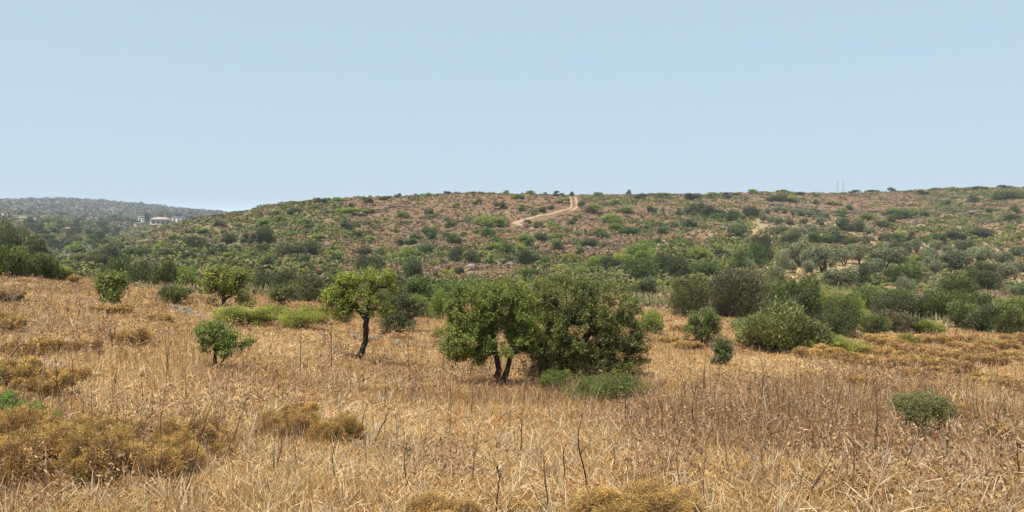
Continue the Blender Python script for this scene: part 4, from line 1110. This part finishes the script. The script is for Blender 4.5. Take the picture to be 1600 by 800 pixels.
# bare dead branches at the left
for (x, y, hh, lab) in ((22, 424, 40, "bleached bare dead tree before the tall round-headed tree"), (100, 412, 30, "bare dead branches spreading above the left scrub"), (137, 398, 22, "pale forked dead snag on the wooded slope"), (1455, 498, 36, "bare black crooked branches among the thorn bushes"), (842, 462, 34, "thin grey dead shrub poking above the big thicket"), (14, 475, 40, "wiry grey leafless bush at the meadow's upper edge")):
    p = ground(x, y); s = frame_scale(p); g = np.random.default_rng(int(x * 7 + y)); T = Tubes()
    def br(a_, d_, L_, r_, lv):
        b_ = a_ + d_ * L_; P = bend(a_, b_, 5, 0.08, g); T.add(P, np.linspace(r_, r_ * 0.5, 5), 4)
        if lv:
            for _ in range(3): br(P[rnd.randint(2, 4)], unit((d_ + g.normal(size=3) * 0.55 + np.array([0, 0, .15]))[None])[0], L_ * 0.62, r_ * 0.55, lv - 1)
    for k in range(3): br(np.array([k * .1 * s, 0, -.05]), unit(np.array([[g.normal() * .4, g.normal() * .3, 1]]))[0], hh * s * 0.45, s * 0.9, 3)
    o = link("dead_bush", T.mesh("dead_bush"), color=(0.06, 0.05, 0.045) if x == 1455 else (0.34, 0.30, 0.26)); o.location = p; tag(o, lab, "dead bush")

flush_labels()

# ------------------------------------------------------------------ ground cover (uncountable)
def ribbons(B, D, L, W, curl, colv, seg=2, tint=None, g=rng):
    """thin bent blades: base B, direction D, length L, width W"""
    n = len(B); D = unit(D)
    R = g.normal(size=(n, 3)); R[:, 2] += 1.2
    S = unit(np.cross(D, R))
    N_ = np.cross(S, D)
    Vs = []
    for k in range(seg + 1):
        t_ = k / seg
        c = B + D * (L * t_)[:, None] + N_ * (L * curl * t_ * t_)[:, None]
        ww = (W * (1 - 0.75 * t_) * 0.5)[:, None]
        Vs += [c - S * ww, c + S * ww]
    V = np.stack(Vs, 1)
    m = 2 * (seg + 1)
    base = (np.arange(n) * m)[:, None]
    F = np.concatenate([base + np.array([[2 * k, 2 * k + 1, 2 * k + 3, 2 * k + 2]]) for k in range(seg)], 1)
    if tint is None: tint = g.random(n)
    return V.reshape(-1, 3), F.reshape(-1), np.repeat(tint, m), np.repeat(colv, m, axis=0)

def scatter(n, r0, r1, a0=-41, a1=41, power=0.0):
    az = np.radians(rng.uniform(a0, a1, n)); u = rng.random(n)
    if power == 0: r = r0 * (r1 / r0) ** u
    else: r = (r0 ** power + u * (r1 ** power - r0 ** power)) ** (1 / power)
    return r * np.sin(az), r * np.cos(az), r

def meadow_mask(x, y):
    r = np.hypot(x, y); lim = 44 + (fbm(x / 9, y / 9, 40) - 0.5) * 22
    a = np.degrees(np.arctan2(x, y)); lim = np.where(a > 16, lim + 4, lim)
    m = r < lim
    for cx, cy, cr in CUSH_AT:                  # nothing grows inside the thorny cushions
        m &= ((x - cx) ** 2 + (y - cy) ** 2) > (cr * (0.75 + 0.25 * np.sin(x * 37 + y * 23))) ** 2
    return m

PALG = np.array([[0.52, 0.36, 0.165], [0.43, 0.27, 0.105], [0.62, 0.46, 0.25], [0.33, 0.18, 0.07], [0.25, 0.12, 0.052], [0.40, 0.27, 0.085], [0.36, 0.28, 0.19], [0.23, 0.19, 0.06]])
def grass_colours(x, y, red=1.0):
    n = len(x)
    p1 = fbm(x / 3.2, y / 3.2, 51); p2 = fbm(x / 1.3, y / 1.3, 55)
    wts = np.stack([np.full(n, 1.0), np.full(n, 1.1), 0.2 + 1.2 * (p2 > 0.55), 0.5 + 1.2 * (p1 < 0.46) * red, 0.3 + 1.1 * (p1 < 0.42) * red, np.full(n, 0.6), np.full(n, 0.28), 0.1 + 0.35 * (p2 < 0.38)], 1)
    wts = np.cumsum(wts / wts.sum(1, keepdims=True), 1)
    k = (rng.random(n)[:, None] > wts).sum(1).clip(0, 7)
    return PALG[k] * np.array([0.86, 0.825, 0.83]) * (0.80 + 0.4 * smooth(0.35, 0.65, fbm(x / 6, y / 6, 59)))[:, None] * (0.85 + 0.3 * rng.random((n, 1)))

def add_stuff(name, parts, mat, nper=4):
    Vn = 0; Vs, Fs, Ts, Cs = [], [], [], []
    for v, f, t_, c in parts:
        Vs.append(v); Fs.append(f + Vn); Ts.append(t_); Cs.append(c); Vn += len(v)
    me = mesh_np(name, np.vstack(Vs), np.concatenate(Fs), nper, tint=np.concatenate(Ts), colv=np.vstack(Cs), mat=mat)
    o = link(name, me); tag(o, kind="stuff"); return o

# litter of dead leaves lying on the ground
def litter(n, r0, r1):
    x, y, r = scatter(n, r0, r1)
    k = meadow_mask(x, y); x, y, r = x[k], y[k], r[k]; n = len(x)
    z = H(x, y)
    a_ = rng.random(n) * 2 * PI
    D = np.stack([np.cos(a_), np.sin(a_), 0.05 + 0.55 * rng.random(n)], -1)
    L = (0.03 + 0.09 * rng.random(n)) * (1 + r / 60)
    W = (0.003 + 0.004 * rng.random(n)) * (1 + r / 13)
    return ribbons(np.stack([x, y, z + 0.005], -1), D, L, W, -0.5 + 0.9 * rng.random(n), grass_colours(x, y, 0.5), 2)
# standing dead stems
def stand(n, r0, r1, h0, h1, wk=1.0, dark=False):
    x, y, r = scatter(n, r0, r1)
    dens = fbm(x / 2.1, y / 2.1, 71)
    k = meadow_mask(x, y) & (rng.random(n) < smooth(0.36, 0.62, dens) * 0.93 + 0.07); x, y, r = x[k], y[k], r[k]; n = len(x); dens = dens[k]
    z = H(x, y)
    D = np.stack([rng.normal(size=n) * 0.28, rng.normal(size=n) * 0.28, np.ones(n)], -1)
    L = (h0 + (h1 - h0) * rng.random(n) ** 1.6) * (0.6 + 0.8 * dens)
    W = (0.0022 + 0.0025 * rng.random(n)) * (1 + r / 11) * wk
    if dark:
        D[:, :2] *= 0.45
        gc = np.array([[0.17, 0.10, 0.06], [0.12, 0.085, 0.06], [0.25, 0.16, 0.09]])[rng.integers(0, 3, n)]
    else: gc = grass_colours(x, y, 1.4)
    return ribbons(np.stack([x, y, z - 0.01], -1), D, L, W, rng.normal(size=n) * 0.22, gc, 2)
add_stuff("leaf_litter", [litter(830000, 3.2, 50)], M_GRASS)
add_stuff("dry_grass", [stand(325000, 3.0, 50, 0.04, 0.20), stand(11000, 4.0, 48, 0.2, 0.42, 0.8), stand(9000, 5, 40, 0.3, 0.65, 0.9, True)], M_GRASS)

# asphodel like curled clumps
def curls(nc, r0, r1):
    x, y, r = scatter(nc, r0, r1); k = meadow_mask(x, y); x, y, r = x[k], y[k], r[k]; nc = len(x)
    z = H(x, y); m = 12
    X = np.repeat(x, m); Y = np.repeat(y, m); Z = np.repeat(z, m); n = nc * m; Rr = np.repeat(r, m)
    a_ = rng.random(n) * 2 * PI; D = np.stack([np.cos(a_), np.sin(a_), 0.5 + 0.7 * rng.random(n)], -1)
    S = np.repeat(0.6 + 0.7 * rng.random(nc), m)
    C = np.array([0.60, 0.48, 0.31]) * (0.75 + 0.35 * rng.random((n, 1)))
    return ribbons(np.stack([X, Y, Z], -1), D, (0.05 + 0.08 * rng.random(n)) * S, (0.005 + 0.004 * rng.random(n)) * (1 + Rr / 14), rng.choice([-1.0, 1.0], n) * (0.9 + 0.6 * rng.random(n)), C, 4)
add_stuff("curled_leaves", [curls(3400, 3.6, 26)], M_GRASS)

# reddish brown low forbs in the meadow
def forbs(nc, r0, r1):
    x, y, r = scatter(nc, r0, r1); dens = fbm(x / 2.6, y / 2.6, 81)
    k = meadow_mask(x, y) & (dens > 0.47); x, y, r = x[k], y[k], r[k]; nc = len(x); z = H(x, y); m = 16
    n = nc * m; Rr = np.repeat(r, m)
    hgt = np.repeat(0.10 + 0.28 * rng.random(nc), m) * rng.random(n)
    P = np.stack([np.repeat(x, m) + rng.normal(size=n) * 0.05, np.repeat(y, m) + rng.normal(size=n) * 0.05, np.repeat(z, m) + hgt], -1)
    cc = np.array([[0.25, 0.135, 0.07], [0.33, 0.20, 0.10], [0.20, 0.12, 0.08], [0.38, 0.27, 0.14]])[np.repeat(rng.integers(0, 4, nc), m)]
    V, F, t_ = cards(P, rng.normal(size=(n, 3)) + np.array([0, 0, 0.6]), (0.010 + 0.016 * rng.random(n)) * (1 + Rr / 8), 0.35, rng)
    return V, F, t_, np.repeat(cc, 4, axis=0)
add_stuff("dry_weeds", [forbs(9000, 4.5, 48)], M_GRASS)

# low phrygana covering the hills, too many to count
def scrub(n, r0, r1, size, m, a0=-41, a1=41, pal='hill', flat=0.75):
    x, y, r = scatter(n, r0, r1, a0, a1, 0.6)
    k = ~meadow_mask(x, y); x, y, r = x[k], y[k], r[k]
    z = H(x, y); a_ = np.degrees(np.arctan2(x, y))
    px, py = to_px(x, y, z)
    # the track and bare fields stay clear
    clear = (np.abs(px - 897) < 8) & (py < 330) | (np.abs(py - (352 - (px - 800) * 0.26)) < 5) & (px > 795) & (px < 900) & (py > 322)
    clear |= (np.abs(px - 1186) < 10) & (py > 340) & (py < 375)
    clear |= (px > 1195) & (px < 1352) & (py > 398) & (py < 436) & (rng.random(len(px)) < 0.9)      # raked soil under the olives
    fieldr = (a_ > 17) & (r < 190) & (fbm(x / 15, y / 15, 90) < 0.6)
    k = ~clear & ~(fieldr & (rng.random(len(x)) < 0.75)); x, y, z, r, a_ = x[k], y[k], z[k], r[k], a_[k]
    n = len(x)
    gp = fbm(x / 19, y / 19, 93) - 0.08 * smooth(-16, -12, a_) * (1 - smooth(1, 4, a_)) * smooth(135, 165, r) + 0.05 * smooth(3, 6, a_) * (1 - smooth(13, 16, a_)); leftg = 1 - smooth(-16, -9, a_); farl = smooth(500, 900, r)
    pg = np.clip(smooth(0.45, 0.68, gp) * 0.55 + 0.28 * leftg + 0.05, 0, 0.85)
    pg = np.where((a_ > 10) & (r > 150), np.clip(pg + 0.08, 0, 0.8), pg)
    if pal == 'green':
        kk = (rng.random(n) < smooth(0.47, 0.60, gp) * 0.95 + 0.03 + 0.14 * leftg) & (r > 75)
        x, y, z, r, a_, leftg, farl = x[kk], y[kk], z[kk], r[kk], a_[kk], leftg[kk], farl[kk]; n = len(x); isg = np.ones(n, bool)
    else: isg = rng.random(n) < pg
    br = np.array([[0.18, 0.11, 0.068], [0.215, 0.135, 0.075], [0.15, 0.092, 0.062], [0.20, 0.15, 0.072], [0.175, 0.122, 0.085], [0.26, 0.18, 0.095]])[rng.integers(0, 6, n)]
    gr = np.array([[0.09, 0.105, 0.027], [0.125, 0.135, 0.034], [0.06, 0.072, 0.022], [0.14, 0.135, 0.045], [0.12, 0.112, 0.052]])[rng.integers(0, 5, n)]
    c = np.where(isg[:, None], gr, br)
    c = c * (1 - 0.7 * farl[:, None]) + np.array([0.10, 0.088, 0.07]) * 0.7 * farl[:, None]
    S = size * (0.5 + 0.9 * rng.random(n) ** 1.5) * np.where(isg, 1.25, 1.0) * (1 + farl * 2.0) * np.clip(r / 110, 0.32, 1)
    N_ = n * m
    th = rng.random(N_) * 2 * PI; ph = np.arccos(rng.random(N_) * 0.95)
    d = np.stack([np.sin(ph) * np.cos(th), np.sin(ph) * np.sin(th), np.cos(ph)], -1)
    SS = np.repeat(S, m)
    P = np.stack([np.repeat(x, m), np.repeat(y, m), np.repeat(z, m)], -1) + d * (SS * 0.42)[:, None] * np.array([1, 1, flat])
    V, F, t_ = cards(P, np.cross(d, rng.normal(size=d.shape)) + d * 0.25, (SS * (0.4 + 0.35 * rng.random(N_)) if pal == 'hill' else 0.3 + 0.35 * rng.random(N_)), 0.75, rng, None, d, 0.45)
    return V, F, t_, np.repeat(np.repeat(c, m, axis=0), 4, axis=0)
add_stuff("hillside_scrub", [scrub(70000, 40, 460, 0.95, 14), scrub(9200, 70, 460, 3.0, 80, pal='green', flat=0.5)], M_SCRUB)
add_stuff("distant_scrub", [scrub(9000, 420, 1700, 2.6, 12, -41, -14)], M_SCRUB)
# dry grass between the valley bushes
def tufts(n, r0, r1):
    x, y, r = scatter(n, r0, r1); k = ~meadow_mask(x, y); x, y, r = x[k], y[k], r[k]
    a_ = np.degrees(np.arctan2(x, y)); k = (a_ > 8) | (rng.random(len(x)) < 0.5); x, y, r = x[k], y[k], r[k]; n = len(x)
    D = np.stack([rng.normal(size=n) * 0.35, rng.normal(size=n) * 0.35, np.ones(n)], -1)
    C = np.where((fbm(x / 12, y / 12, 97) > 0.52)[:, None], np.array([[0.22, 0.21, 0.10]]), np.array([[0.38, 0.29, 0.15]])) * (0.8 + 0.4 * rng.random((n, 1)))
    return ribbons(np.stack([x, y, H(x, y) - 0.02], -1), D, 0.25 + 0.45 * rng.random(n), 0.02 * (1 + r / 30) * np.ones(n), rng.normal(size=n) * 0.2, C, 1)
add_stuff("valley_grass", [tufts(70000, 40, 190)], M_GRASS)
print("OBJECTS", len(bpy.data.objects), "shrubs", NSH[0])
